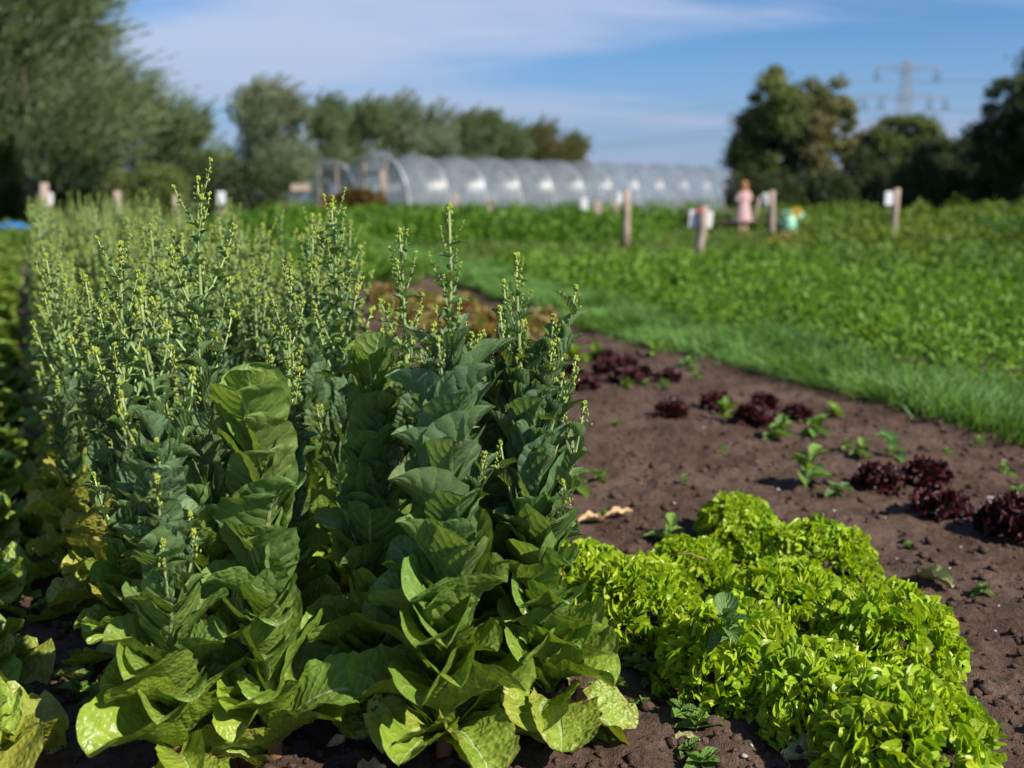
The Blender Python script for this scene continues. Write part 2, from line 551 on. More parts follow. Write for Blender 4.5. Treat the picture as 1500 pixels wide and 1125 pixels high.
def lumps(name, n, xr, yr, s0, s1, mat, power=3.0, keep=None, flat=0.75):
    yy = yr[0] + (yr[1] - yr[0]) * rng.random(n) ** 1.7
    xx = (xr[0] + (xr[1] - xr[0]) * rng.random(n)) * np.clip(0.35 + yy / 6.0, 0, 1.4) + 0.2
    if keep is not None:
        k = keep(xx, yy); xx, yy = xx[k], yy[k]
    n = len(xx)
    s = s0 + (s1 - s0) * rng.random(n) ** power
    V = ICO_V[None] * (0.7 + 0.6 * rng.random((n, len(ICO_V), 1)))
    V = V * np.stack([s, s * (0.7 + 0.5 * rng.random(n)), s * flat], 1)[:, None, :]
    a = rng.random(n) * 2 * PI
    c, q = np.cos(a)[:, None], np.sin(a)[:, None]
    V = np.stack([V[..., 0] * c - V[..., 1] * q, V[..., 0] * q + V[..., 1] * c, V[..., 2]], -1)
    V += np.stack([xx, yy, soil_h(xx, yy) + s * 0.25], 1)[:, None, :]
    F = ICO_F[None] + (np.arange(n) * len(ICO_V))[:, None, None]
    return put(name, mesh_np(name, V.reshape(-1, 3), F.reshape(-1, 3), mat, smooth=False))


tag(lumps('soil_crumbs', 30000, (-2.2, 4.6), (1.35, 8.5), 0.002, 0.020, M['soil'], 4.5), 'loose crumbs and clods of dark soil on the beds', 'soil', kind='stuff')
tag(lumps('pale_grit', 260, (-1.6, 4.2), (1.5, 8.0), 0.003, 0.012, M['pebble'], 2.5, flat=0.5), 'scattered pale grit and bits of straw on the soil', 'grit', kind='stuff')


# ------------------------------------------------------------------ leaf meshes
PROF = {
    'oval': ([0, .08, .25, .48, .66, .78, .87, .93, .97, .99, 1], [.32, .40, .68, .95, 1.0, .94, .80, .62, .42, .24, .03]),
    'scale': ([0, .08, .22, .42, .6, .75, .87, .95, 1], [.52, .60, .80, 1.0, .96, .76, .46, .20, .02]),
    'point': ([0, .06, .2, .45, .7, .88, 1], [.55, .80, 1.0, .86, .52, .22, .02]),
    'round': ([0, .1, .3, .55, .70, .82, .9, .95, .98, 1], [.25, .38, .78, 1.0, .98, .86, .68, .48, .30, .04]),
    'lance': ([0, .1, .3, .5, .75, 1], [.25, .5, .95, 1.0, .6, .03]),
}


def leaf_arrays(prof, W, bend, cup, ruffle, crinkle, seed, rows=26, cols=12, veins=8.0, sweep=2.2, bull=0.0, tipcurl=0.0, scallop=0.02, ridge=0.02, twist=0.0):
    """unit-length leaf: base at 0, along +X, upper face +Z"""
    r = np.random.default_rng(seed)
    t = 1 - (1 - np.linspace(0, 1, rows + 1)[:, None]) ** 1.45
    u = np.linspace(-1, 1, cols + 1)[None, :]
    w = np.interp(t[:, 0], *PROF[prof])[:, None] * W / 2
    w = w * (1 + scallop * np.sin(t * 2 * PI * 9 + r.random() * 6) + scallop * np.sin(t * 2 * PI * 17 + r.random() * 6))
    ang = bend * t[:, 0] ** 1.4 + tipcurl * np.clip((t[:, 0] - 0.6) / 0.4, 0, 1) ** 2
    dt = np.diff(t[:, 0])
    sx = np.concatenate([[0], np.cumsum(np.cos(ang[:-1]) * dt)])
    sz = -np.concatenate([[0], np.cumsum(np.sin(ang[:-1]) * dt)])
    au = np.abs(u)
    wob = ruffle * W * au ** 2.5 * (np.sin(2 * PI * (2.3 * t + 0.15 * np.sign(u)) + r.random() * 6 + 2.0 * (u > 0)) + 0.6 * np.sin(2 * PI * 5.1 * t + r.random() * 6 + (u > 0) * 1.7)) * np.clip(t * 3, 0, 1)
    ph = veins * t - sweep * au ** 0.85
    cr = crinkle * W * np.cos(2 * PI * ph) * au ** 0.6 * (1 - au) ** 0.5 * np.clip(t * 3, 0, 1) * np.clip((1 - t) * 4, 0, 1)
    bn = bull * W * vnoise(t * 11 + seed * 3.7, u * 5 + seed * 1.3, seed % 50) * (1 - au ** 4) * np.clip(t * 4, 0, 1)
    rg = -ridge * W * np.exp(-(u / 0.10) ** 2) * (1.2 - t)
    lift = cup * w * au ** 1.7 * 2 + wob + cr + bn + rg
    tw = twist * t
    y0 = w * u * (1 - 0.12 * cup * au)
    y = y0 * np.cos(tw) - lift * np.sin(tw)
    nzl = y0 * np.sin(tw) + lift * np.cos(tw)
    X = sx[:, None] + np.sin(ang)[:, None] * nzl
    Z = sz[:, None] + np.cos(ang)[:, None] * nzl
    V = np.stack([X + 0 * u, y, Z + 0 * u], -1).reshape(-1, 3)
    uv = np.stack([(u + 1) / 2 + 0 * t, t + 0 * u], -1).reshape(-1, 2)
    c1 = cols + 1
    ii = (np.arange(rows)[:, None] * c1 + np.arange(cols)[None, :]).ravel()
    F = np.stack([ii, ii + 1, ii + c1 + 1, ii + c1], 1)
    return V, F, uv


def leaf_mesh(name, mat, **k):
    V, F, uv = leaf_arrays(**k)
    return mesh_np(name, V, F, mat, uv)


rr = random.Random(5)
LM = {'scale': [], 'upper': [], 'lower': [], 'old': [], 'bract': [], 'butter': [], 'weed': []}
for s in range(9):
    LM['upper'].append(leaf_mesh('leaf', M['leaf_upper'], prof='oval', W=0.66 + 0.10 * rr.random(), bend=0.15 + 0.6 * rr.random(), cup=0.12 + 0.28 * rr.random(), ruffle=0.02 + 0.02 * rr.random(), crinkle=0.017, bull=0.025, seed=10 + s, tipcurl=0.5 * rr.random(), twist=0.5 * (rr.random() - .5)))
for s in range(9):
    LM['scale'].append(leaf_mesh('leaf', M['leaf_upper'], prof='scale', W=0.54 + 0.12 * rr.random(), bend=0.35 + 0.55 * rr.random(), cup=0.3 + 0.35 * rr.random(), ruffle=0.02 + 0.015 * rr.random(), crinkle=0.017, bull=0.02, seed=25 + s, twist=0.5 * (rr.random() - .5), ridge=0.03))
for s in range(9):
    LM['lower'].append(leaf_mesh('leaf', M['leaf_lower'], prof='oval', W=0.58 + 0.12 * rr.random(), bend=0.5 + 0.6 * rr.random(), cup=0.2 + 0.4 * rr.random(), ruffle=0.03 + 0.025 * rr.random(), crinkle=0.014, bull=0.06, seed=40 + s, tipcurl=0.6 * rr.random(), scallop=0.025, twist=0.45 * (rr.random() - .5)))
for s in range(6):
    LM['old'].append(leaf_mesh('leaf', M['leaf_old'], prof='oval', W=0.72 + 0.12 * rr.random(), bend=0.7 + 0.7 * rr.random(), cup=0.15 + 0.3 * rr.random(), ruffle=0.04 + 0.02 * rr.random(), crinkle=0.014, bull=0.09, seed=70 + s, tipcurl=0.5 * rr.random(), scallop=0.04, twist=0.5 * (rr.random() - .5)))
for s in range(7):
    LM['bract'].append(leaf_mesh('leaf', M['leaf_upper'], prof='point', W=0.40 + 0.14 * rr.random(), bend=0.2 + 0.9 * rr.random(), cup=0.4 + 0.5 * rr.random(), ruffle=0.02, crinkle=0.008, seed=100 + s, rows=14, cols=8, twist=0.8 * (rr.random() - .5)))
for s in range(6):
    LM['butter'].append(leaf_mesh('leaf', M['butter'], prof='round', W=0.95 + 0.2 * rr.random(), bend=0.5 + 0.7 * rr.random(), cup=0.15 + 0.3 * rr.random(), ruffle=0.06 + 0.03 * rr.random(), crinkle=0.012, bull=0.09, seed=130 + s, tipcurl=0.7 * rr.random(), scallop=0.035, rows=22, cols=14))
for s in range(5):
    LM['weed'].append(leaf_mesh('leaf', M['weed'], prof='lance', W=0.5 + 0.25 * rr.random(), bend=0.3 + 0.8 * rr.random(), cup=0.3, ruffle=0.03, crinkle=0.01, seed=160 + s, rows=10, cols=6))


def frill_mesh(name, mat, seed, lobes=4.0, amp=0.16, W=1.1, rows=9, cols=44, curl=1.0):
    """fan leaf with a curled, round-lobed edge (unit length)"""
    r = np.random.default_rng(seed)
    t = np.linspace(0, 1, rows + 1)[:, None]
    u = np.linspace(-1, 1, cols + 1)[None, :]
    p = r.random(8) * 6.28
    fan = 0.14 + 0.86 * t ** 0.8
    a_ = u * (0.75 + 0.1 * r.random())
    lob = np.abs(np.cos(lobes * PI / 2 * u + p[0])) ** 0.6
    edge = (0.76 + 0.24 * lob) * (1 - 0.18 * np.abs(u) ** 2.5)
    L = t * (1 + (edge - 1) * t ** 1.2)
    w1, w2 = np.sin(2.3 * PI * u + p[2]), np.sin(5.1 * PI * u + p[3])
    ruf = amp * t ** 1.9 * (w1 + 0.75 * w2)
    th = curl * (0.35 + 0.9 * r.random()) * t ** 2.2 * (0.8 + 0.5 * np.sin(2.6 * PI * u + p[5]))
    x = L * np.cos(a_ * 0.8) * np.cos(th * 0.75)
    y = W / 2 * fan * np.sin(a_ * 1.25) * (0.85 + 0.15 * edge) + 0.5 * amp * t ** 2 * np.cos(3.1 * PI * u + p[6])
    z = ruf - 0.5 * np.sin(th * 0.75) * L + 0.16 * u ** 2 * fan * W
    V = np.stack([x, y, z], -1).reshape(-1, 3)
    uv = np.stack([(u + 1) / 2 + 0 * t, t + 0 * u], -1).reshape(-1, 2)
    c1 = cols + 1
    ii = (np.arange(rows)[:, None] * c1 + np.arange(cols)[None, :]).ravel()
    return mesh_np(name, V, np.stack([ii, ii + 1, ii + c1 + 1, ii + c1], 1), mat, uv)


FR = [frill_mesh('leaf', M['frill'], 200 + s, lobes=6.0 + (s % 3), amp=0.18 + 0.03 * (s % 3), curl=1.1) for s in range(12)]
FRED = [frill_mesh('leaf', M['red'], 230 + s, lobes=4.0 + (s % 3), amp=0.10, W=1.0, curl=0.7) for s in range(6)]


def leaf_matrix(p, phi, tilt, L, wid=1.0, roll=0.0):
    """tilt measured from the vertical; upper face turned to the stem / sky"""
    st, ct = math.sin(tilt), math.cos(tilt)
    x = Vector((math.cos(phi) * st, math.sin(phi) * st, ct))
    n = Vector((-math.cos(phi) * ct, -math.sin(phi) * ct, st))
    y = n.cross(x)
    if roll:
        c, s = math.cos(roll), math.sin(roll)
        y, n = y * c + n * s, n * c - y * s
    m = Matrix.Identity(4)
    for i in range(3):
        m[i][0], m[i][1], m[i][2], m[i][3] = x[i] * L, y[i] * L * wid, n[i] * L, p[i]
    return m


def lerp(a, b, t): return a + (b - a) * t


def mixc(a, b, t): return tuple(lerp(x, y, t) for x, y in zip(a, b))


def jit(c, k=0.14):
    f = 1 + random.uniform(-k, k)
    return (c[0] * f * (1 + random.uniform(-.08, .08)), c[1] * f, c[2] * f * (1 + random.uniform(-.1, .1)))


C_LOW, C_MID, C_TOP, C_BR = (0.195, 0.280, 0.030), (0.145, 0.235, 0.060), (0.130, 0.205, 0.112), (0.135, 0.215, 0.090)
C_YEL = (0.36, 0.34, 0.06)


# flowering branches: stalk with bracts, and the yellow-green buds as a sub-part
def make_branch(seed, nb):
    r = random.Random(seed)
    st, bd = MB(), MB()
    L = 0.16
    pts = []
    lean = r.uniform(0.28, 0.5)
    for i in range(9):
        t = i / 8
        pts.append(Vector((L * lean * (t - 0.35 * t * t), 0.006 * math.sin(3 * t + seed), L * (0.9 * t + 0.12 * t * t))))
    st.tube(pts, [lerp(0.0029, 0.0015, i / 8) for i in range(9)], 5, 0)
    for i in range(1, 9):                       # small clasping bracts
        a = i * 2.4 + seed
        V, F, uv = leaf_arrays('point', 0.6, 0.7, 0.5, 0.0, 0.0, seed + i, rows=4, cols=2)
        s = 0.034 * (1.15 - i / 10) * r.uniform(0.7, 1.3)
        m = leaf_matrix(pts[i], a, R(50), s)
        st.add([m @ Vector(v) for v in V], F.tolist(), 1, uv)
    for k in range(nb):
        t = 1 - 0.45 * (k / nb) ** 1.1
        i = min(7, int(t * 8)); p = pts[i].lerp(pts[i + 1], t * 8 - i)
        a = k * 2.4 + seed
        off = Vector((math.cos(a), math.sin(a), 0.9)) * (r.uniform(0.004, 0.008) if k else 0.003)
        s = r.uniform(0.75, 1.2)
        q = Vector((math.cos(a) * .6, math.sin(a) * .6, 1)).to_track_quat('Z', 'Y').to_matrix()
        bd.ball(p + off, (0.0030 * s, 0.0030 * s, 0.0056 * s), q, 6, 4)
    tip = pts[-1]
    for k in range(5):
        a = k * 1.3 + seed
        bd.ball(tip + Vector((math.cos(a) * .004, math.sin(a) * .004, .002 * k - .002)), (0.003, 0.003, 0.005), None, 6, 4)
    return st.mesh('flower_branch', [M['shoot'], M['bract']]), bd.mesh('buds', M['bud']), tip.copy()


BR = [make_branch(s * 17 + 3, 6 + (s % 4) * 2) for s in range(9)]


def add_branch(parent, p, phi, scale, tilt=0.0):
    a, b, _t = BR[random.randrange(len(BR))]
    m = Matrix.Translation(p) @ Matrix.Rotation(phi, 4, 'Z') @ Matrix.Rotation(tilt, 4, 'Y') @ Matrix.Scale(scale, 4)
    o = put('flower_branch', a, parent, m)
    put('bud_cluster', b, o)
    return o


def crown_buds(parent, p, scale, n=2):
    for _ in range(n):
        _a, b, tip = random.choice(BR)
        put('bud_cluster', b, parent, Matrix.Translation(p) @ Matrix.Rotation(random.random() * 6.28, 4, 'Z') @ Matrix.Rotation(-0.35, 4, 'Y') @ Matrix.Scale(scale, 4) @ Matrix.Translation(-tip))


def path_at(pts, t):
    t = max(0.0, min(0.9999, t)) * (len(pts) - 1)
    i = int(t)
    return pts[i].lerp(pts[i + 1], t - i)


def stem_pts(H, lean, bow, n=14):
    ph = random.random() * 6.28
    out = []
    for i in range(n + 1):
        t = i / n
        out.append(Vector((lean[0] * t + bow * math.sin(PI * t) * math.cos(ph) + 0.004 * math.sin(9 * t + ph),
                           lean[1] * t + bow * math.sin(PI * t) * math.sin(ph), H * t)))
    return out


def bolted(x, y, H, label, group, flare=0.0, lean=(0, 0), leafy=0.6, nleaf=46, Lb=0.21, Lt=0.10, spike=1.0, nshoot=0, shoot_len=0.22,
           basal=6, yellow=0.0, az0=None, flowers=1.0, colmix=0.0, tops='bract', shoot_side=None):
    root = empty('bolted_lettuce', (x, y, gz1(x, y) - 0.01))
    tag(root, label, 'lettuce', group)
    pts = stem_pts(H, lean, 0.012)
    st = MB()
    st.tube([pts[0] + Vector((0, 0, -0.03))] + pts, [0.023] + [lerp(0.0195, 0.0022, (i / 14) ** 0.58) for i in range(15)], 8, 0)
    put('stem', st.mesh('stem', M['stem']), root)
    az = az0 if az0 is not None else random.random() * 6.28
    zl = leafy * H
    az0_s = az + 1.1
    for i in range(nleaf):                      # the leafy column
        f = i / (nleaf - 1)
        z = 0.025 + (zl - 0.025) * f ** 1.2
        p = path_at(pts, z / H)
        az += 2.39996 + random.uniform(-.25, .25)
        L = lerp(Lb, Lt, f ** 1.1) * random.uniform(0.85, 1.15)
        tilt = R(lerp(40, 9, min(1, f * 1.8) ** 0.6)) + R(random.uniform(-7, 10) + flare)
        if f < 0.10 and i < basal and i % 2 == 0:
            kind, tilt, L = 'old', R(random.uniform(62, 92)), L * 0.98
            col = mixc(C_LOW, C_YEL, random.uniform(0.0, 0.3) + 0.4 * yellow)
        elif f < 0.45 + random.uniform(-.06, .06):
            kind = 'lower'
            col = mixc(C_LOW, C_MID, min(1, max(0, f / 0.42 - .1)))
            if random.random() < yellow * 0.7: col = mixc(col, C_YEL, 0.7); kind = 'old'
        else:
            kind = 'upper' if tops == 'broad' or (tops == 'mixed' and f < 0.85 and random.random() < 0.4) else ('scale' if f < 0.9 else 'bract')
            col = mixc(C_MID, C_TOP, min(1, (f - 0.42) / 0.35))
            if tops == 'broad': col = mixc(col, (0.17, 0.26, 0.05), 0.25 + 0.6 * max(0, (f - 0.5) / 0.5))
        col = mixc(col, (0.12, 0.2, 0.05), colmix)
        me = random.choice(LM[kind])
        azl = -PI / 2 + random.uniform(-.5, .6) if tops in ('broad', 'mixed') and i % (3 if tops == 'broad' else 5) == 0 and f > .12 else az
        put('leaf', me, root, leaf_matrix(p, azl, tilt, L, random.uniform(0.85, 1.12), random.uniform(-.25, .25)), jit(col))
    for k in range(basal):                      # drooping skirt that hides the foot of the stem
        a = az0_s + k * 2.4 + random.uniform(-.3, .3)
        old = random.random() < 0.35 + 0.5 * yellow
        c = mixc(C_LOW, C_YEL, random.uniform(0.0, 0.25) + (0.45 * yellow if old else 0))
        put('leaf', random.choice(LM['old' if old else 'lower']), root, leaf_matrix(path_at(pts, random.uniform(.03, .13) / H), a, R(random.uniform(34, 66)), Lb * random.uniform(.68, .95), random.uniform(.9, 1.15), random.uniform(-.3, .3)), jit(c))
    for k in range(nshoot):                     # leafy side shoots out of the leaf axils
        f = random.uniform(0.45, 0.95)
        p = path_at(pts, zl * f / H)
        a = random.random() * 6.28 if shoot_side is None or random.random() < 0.25 else shoot_side + random.uniform(-1.0, 1.0)
        Ls = shoot_len * random.uniform(0.7, 1.25)
        out = random.uniform(0.35, 0.62)
        sp = [p + Vector((math.cos(a) * Ls * out * (t - .35 * t * t) , math.sin(a) * Ls * out * (t - .35 * t * t), Ls * (0.75 * t + .25 * t * t))) for t in [q / 7 for q in range(8)]]
        m = MB().tube(sp, [lerp(0.0046, 0.0018, q / 7) for q in range(8)], 6, 0)
        so = put('side_shoot', m.mesh('side_shoot', M['shoot']), root)
        ns = random.randint(6, 9)
        a2 = a
        for q in range(ns):
            a2 += 2.4
            t = 0.12 + 0.8 * q / ns
            put('leaf', random.choice(LM['bract']), so, leaf_matrix(path_at(sp, t), a2, R(random.uniform(22, 46)), Ls * lerp(0.46, 0.16, t) * random.uniform(.8, 1.2)), jit(mixc(C_TOP, (0.13, 0.21, 0.05), random.random() * 0.7)))
        crown_buds(so, sp[-1], 0.75)
    if flowers > 0:                             # flowering spike above the leaves
        span = H - zl
        nbr = max(5, int(span / 0.030 * flowers))
        a = random.random() * 6.28
        for k in range(nbr):
            f = k / nbr
            z = zl - 0.05 + (span + 0.02) * f
            p = path_at(pts, z / H)
            a += 2.39996
            add_branch(root, p, a, spike * lerp(1.15, 0.45, f) * random.uniform(0.8, 1.15), random.uniform(.0, .28))
            put('leaf', random.choice(LM['bract']), root, leaf_matrix(p, a, R(random.uniform(40, 75)), lerp(0.085, 0.028, f ** 0.8) * random.uniform(.8, 1.2), 1.2), jit(C_BR))
        top = path_at(pts, 1.0)
        crown_buds(root, top, 0.85, 3)
    return root


GB = 'bolted lettuces standing in the dense bed'


def base(px, py): p = at(px, py); return p.x, p.y


def lean_to(px, py, tx, H, b=None):
    """sideways lean that brings the top of a stem of height H over photo column tx"""
    x, y = base(px, py)
    zc = y * math.cos(TILT) + (CAM_H - H) * math.sin(TILT)
    return ((tx - CX) / FPX * zc - x, 0.0)


def near(px, py, tx, H, label, **k):
    x, y = base(px, py)
    return bolted(x, y, H, label, GB, lean=lean_to(px, py, tx, H), **k)


random.seed(21)
near(262, 1135, 206, 0.98, 'bolted lettuce in front at the left corner of the bed, many short bud spikes', leafy=0.68, nleaf=50, Lb=0.19, Lt=0.125, tops='mixed', flare=8, nshoot=14, shoot_len=0.17, basal=4, flowers=0.8)
pale = near(402, 1100, 378, 0.70, 'pale broad leaved lettuce column without flowers, second from left in front', leafy=0.98, nleaf=36, Lb=0.20, Lt=0.19, basal=3, flowers=0, tops='broad')
near(530, 1045, 545, 0.75, 'broad leaved lettuce column with bright leafy top left of the tallest front spike', leafy=0.97, nleaf=38, Lb=0.20, Lt=0.16, nshoot=3, basal=3, flowers=0, tops='broad')
near(652, 1100, 655, 1.145, 'tall bolted lettuce with one thick bud spike in the middle of the front', leafy=0.70, nleaf=50, Lb=0.23, Lt=0.175, tops='mixed', flare=10, nshoot=8, shoot_len=0.17, basal=5, flowers=1.4, spike=0.68)
corner = near(815, 1070, 757, 1.03, 'bolted lettuce at the right front corner with leafy side shoots and brown stump', leafy=0.72, nleaf=48, Lb=0.21, Lt=0.15, tops='mixed', flare=10, nshoot=20, shoot_len=0.25, basal=5, flowers=1.3, spike=0.6, shoot_side=0.0)
mb = MB()
sx, sy = base(832, 1072)
_q = random.Random(4)
V, F = [], []
for j in range(9):
    zz = -0.02 + 0.105 * j / 8
    for i in range(20):
        a = i * 2 * PI / 20
        rad = (0.036 - 0.05 * abs(zz - 0.035) + 0.012 * math.sin(5 * a + 1.3 * j)) * _q.uniform(.82, 1.15) * (0.55 if j == 8 else 1)
        V.append((rad * math.cos(a), rad * math.sin(a), zz + _q.uniform(-.005, .005) * (1 + j / 3)))
for j in range(8):
    for i in range(20): F.append((j * 20 + i, j * 20 + (i + 1) % 20, (j + 1) * 20 + (i + 1) % 20, (j + 1) * 20 + i))
F.append(tuple(160 + i for i in range(20)))
mb.add(V, F)
put('dried_stump', mb.mesh('dried_stump', M['stump']), corner, Matrix.Translation((sx - corner.location.x, sy - corner.location.y, 0.01)))
near(322, 960, 292, 1.185, 'tallest bolted lettuce with open bare branched spike behind the left front plants', leafy=0.62, nleaf=40, Lb=0.2, Lt=0.09, nshoot=3, flowers=0.75, spike=1.25)
near(505, 900, 484, 1.12, 'bolted lettuce with a dense bunch of upright bud spikes behind the front middle', leafy=0.60, nleaf=40, Lb=0.18, Lt=0.09, nshoot=5, flowers=1.3, spike=1.25)
near(610, 920, 583, 1.07, 'bolted lettuce with loose branching spike just left of the tallest front spike', leafy=0.62, nleaf=38, Lb=0.18, Lt=0.09, nshoot=3, flowers=0.9, spike=1.05)
near(430, 980, 424, 0.98, 'shorter bolted lettuce tucked behind the pale broad leaved column', leafy=0.62, nleaf=36, Lb=0.18, Lt=0.09, nshoot=4, flowers=1.0, spike=1.0)
near(215, 990, 175, 1.04, 'bolted lettuce with branching spike behind the left corner plant', leafy=0.60, nleaf=40, Lb=0.18, Lt=0.09, nshoot=7, flowers=1.2, spike=1.1, yellow=0.4)
near(722, 1040, 712, 0.80, 'leafy lettuce wedged between the two right front spikes', leafy=0.9, nleaf=48, Lb=0.20, Lt=0.13, tops='mixed', flare=6, nshoot=8, flowers=0.5, spike=0.6)
put('leaf', LM['lower'][2], pale, leaf_matrix(Vector((0.03, -0.02, 0.10)), R(-25), R(42), 0.22, 1.05, 0.5), (0.15, 0.24, 0.04))
put('leaf', LM['lower'][5], pale, leaf_matrix(Vector((0.02, 0.02, 0.07)), R(15), R(50), 0.21, 1.0, 0.6), (0.17, 0.26, 0.035))

# the rest of the bed, still near enough to show leaves
SLOPE = -0.479
LAB_F = 'blurred bolted lettuce with pale bud spikes towards the far end of the bed'
ROWS = (0.10, 0.36, 0.62, 0.86, 1.06)
taken = [base(*p) for p in ((322, 960), (505, 900), (610, 920), (430, 980), (215, 990), (722, 1040))]
ORD = ('first', 'second', 'third', 'fourth', 'fifth', 'sixth', 'seventh', 'eighth', 'ninth', 'tenth', 'eleventh')
cnt = [0] * 5
far_spots = []
for ri, c in enumerate(ROWS):
    yy = 2.32 + 0.07 * (ri % 2)
    while yy < 12.5:
        x, y = c + SLOPE * yy + random.uniform(-.045, .045), yy + random.uniform(-.04, .04)
        yy += 0.27 if yy < 6 else 0.36
        if any((x - a) ** 2 + (y - b) ** 2 < 0.035 for a, b in taken): continue
        if y > 4.1: far_spots.append((x, y, ri)); continue
        h = random.uniform(0.90, 1.10)
        if ri == 4 and y < 3.3: h = random.uniform(0.72, 0.9)
        lab = ('bolted lettuce with yellowed foot leaves on the path side, %s behind the left corner plant' % ORD[cnt[ri]] if ri == 0 else
               'bolted lettuce in the %s row from the path, %s behind the front plants' % (ORD[ri], ORD[cnt[ri]]))
        cnt[ri] += 1
        bolted(x, y, h, lab, GB, lean=(random.uniform(-.05, .05), random.uniform(-.05, .05)), leafy=random.uniform(0.60, 0.70),
               nleaf=34, Lb=0.19, Lt=0.09, nshoot=6, flowers=1.0, spike=1.1, basal=3 if ri else 7, yellow=0.9 if ri == 0 else 0.1)


# farther plants: shared part meshes, each plant its own copies
def far_plant(seed):
    random.seed(seed)
    H = 1.0
    pts = stem_pts(H, (random.uniform(-.05, .05), random.uniform(-.05, .05)), 0.015, 10)
    st = MB().tube(pts, [lerp(0.018, 0.0022, (i / 10) ** .58) for i in range(11)], 5, 0).mesh('stem', M['stem'])
    lv, LC = MB(), []
    az = 0.0
    for i in range(50):
        f = i / 49
        az += 2.4
        V, F, uv = leaf_arrays('oval' if f < 0.7 else 'point', 0.6, 0.7, 0.4, 0.03, 0.0, seed + i, rows=6, cols=4)
        m = leaf_matrix(path_at(pts, 0.03 + 0.85 * f), az, R(lerp(58, 26, f)), lerp(0.2, 0.05, f ** .8) * random.uniform(.85, 1.15))
        lv.add([m @ Vector(v) for v in V], F.tolist(), 0, uv)
    lv = lv.mesh('leaves', M['leaf_upper'])
    brs = []
    a = 0.0
    for k in range(13):
        f = k / 13
        a += 2.4
        brs.append((path_at(pts, 0.5 + 0.5 * f), a, 1.1 * lerp(1.2, 0.5, f) * random.uniform(.8, 1.2), random.randrange(len(BR)), random.uniform(-.08, .14)))
    return st, lv, brs


FP = [far_plant(300 + s) for s in range(6)]
random.seed(77)
far_spots.sort(key=lambda q: q[1])
for k, (x, y, ri) in enumerate(far_spots):
    st, lv, brs = random.choice(FP)
    root = empty('bolted_lettuce', (x, y, gz1(x, y) - 0.01), random.random() * 6.28)
    s = random.uniform(0.92, 1.12)
    root.scale = (s, s, s)
    tag(root, LAB_F, 'lettuce', GB)
    put('stem', st, root)
    o = put('leaves', lv, root, color=jit(mixc(C_TOP, (0.16, 0.25, 0.10), random.random()), 0.2)); o['kind'] = 'stuff'
    for (p, a, sc, bi, tl) in (brs if y < 8 else brs[::2]):
        m = Matrix.Translation(p) @ Matrix.Rotation(a, 4, 'Z') @ Matrix.Rotation(tl, 4, 'Y') @ Matrix.Scale(sc, 4)
        b = put('flower_branch', BR[bi][0], root, m)
        put('bud_cluster', BR[bi][1], b)


# ------------------------------------------------------------------ low lettuces
def frilly(x, y, rad, hgt, n, label, group, meshes, name, cols, Lf=0.62, inner=0.12, cat='lettuce', seed=0):
    random.seed(seed)
    root = empty(name, (x, y, gz1(x, y) - 0.005))
    tag(root, label, cat, group)
    for i in range(n):
        f = (i + 0.5) / n
        phi = i * 2.39996 + random.uniform(-.2, .2)
        el = math.asin(min(1, max(-0.2, 1 - 1.06 * f + random.uniform(-.04, .04))))       # even spread over the dome
        d = Vector((math.cos(phi) * math.cos(el), math.sin(phi) * math.cos(el), math.sin(el)))
        tip = Vector((d.x * rad, d.y * rad, max(0.0, d.z) ** 0.8 * hgt + 0.02)) * random.uniform(0.92, 1.07)
        L = min(rad, hgt) * Lf * random.uniform(0.85, 1.15)
        ax = (d * 0.7 + Vector((0, 0, 0.25)) + Vector((random.uniform(-.55, .55), random.uniform(-.55, .55), random.uniform(-.4, .4)))).normalized()
        p = tip - ax * L
        tilt = math.acos(max(-1, min(1, ax.z)))
        ph = math.atan2(ax.y, ax.x)
        put('leaf', random.choice(meshes), root, leaf_matrix(p, ph, tilt, L, random.uniform(0.85, 1.1), random.uniform(-1.1, 1.1)), jit(mixc(cols[0], cols[1], random.random()), 0.12))
    return root


CG = ((0.20, 0.32, 0.012), (0.37, 0.47, 0.03))
GG = 'frilly green lettuces in the right foreground clump'
heads = [
    (866, 842, .155, 'frilly green lettuce head at the clump end next to the tall bolted corner plant'),
    (952, 880, .165, 'frilly green lettuce head with steep shaded front, second from the tall bolted plants'),
    (1088, 950, .18, 'frilly green lettuce head carrying the dark-leaved weed on its front'),
    (1222, 1000, .165, 'frilly green lettuce head between the weed-carrying one and the bottom corner one'),
    (1338, 1062, .185, 'largest frilly green lettuce head, at the bottom corner of the photo'),
    (1030, 822, .15, 'frilly green lettuce head behind the shaded-front one, with a twig on it'),
    (1165, 880, .17, 'frilly green lettuce head in the middle of the clump, surrounded by others'),
    (1318, 925, .175, 'frilly green lettuce head on the bare soil side with wilted pale edge leaves'),
    (1222, 815, .165, 'frilly green lettuce head on the bare soil side nearest the red lettuces'),
    (1120, 790, .15, 'frilly green lettuce head just before the back end of the clump'),
    (1095, 748, .135, 'frilly green lettuce head at the very back of the clump beside a tall weed'),
]
for i, (px, py, r, lab) in enumerate(heads):
    p = at(px - 16, py, 0.10)
    frilly(p.x, p.y, r, r * 1.12, 285, lab, GG, FR, 'frilly_lettuce', CG, Lf=0.29, seed=400 + i)

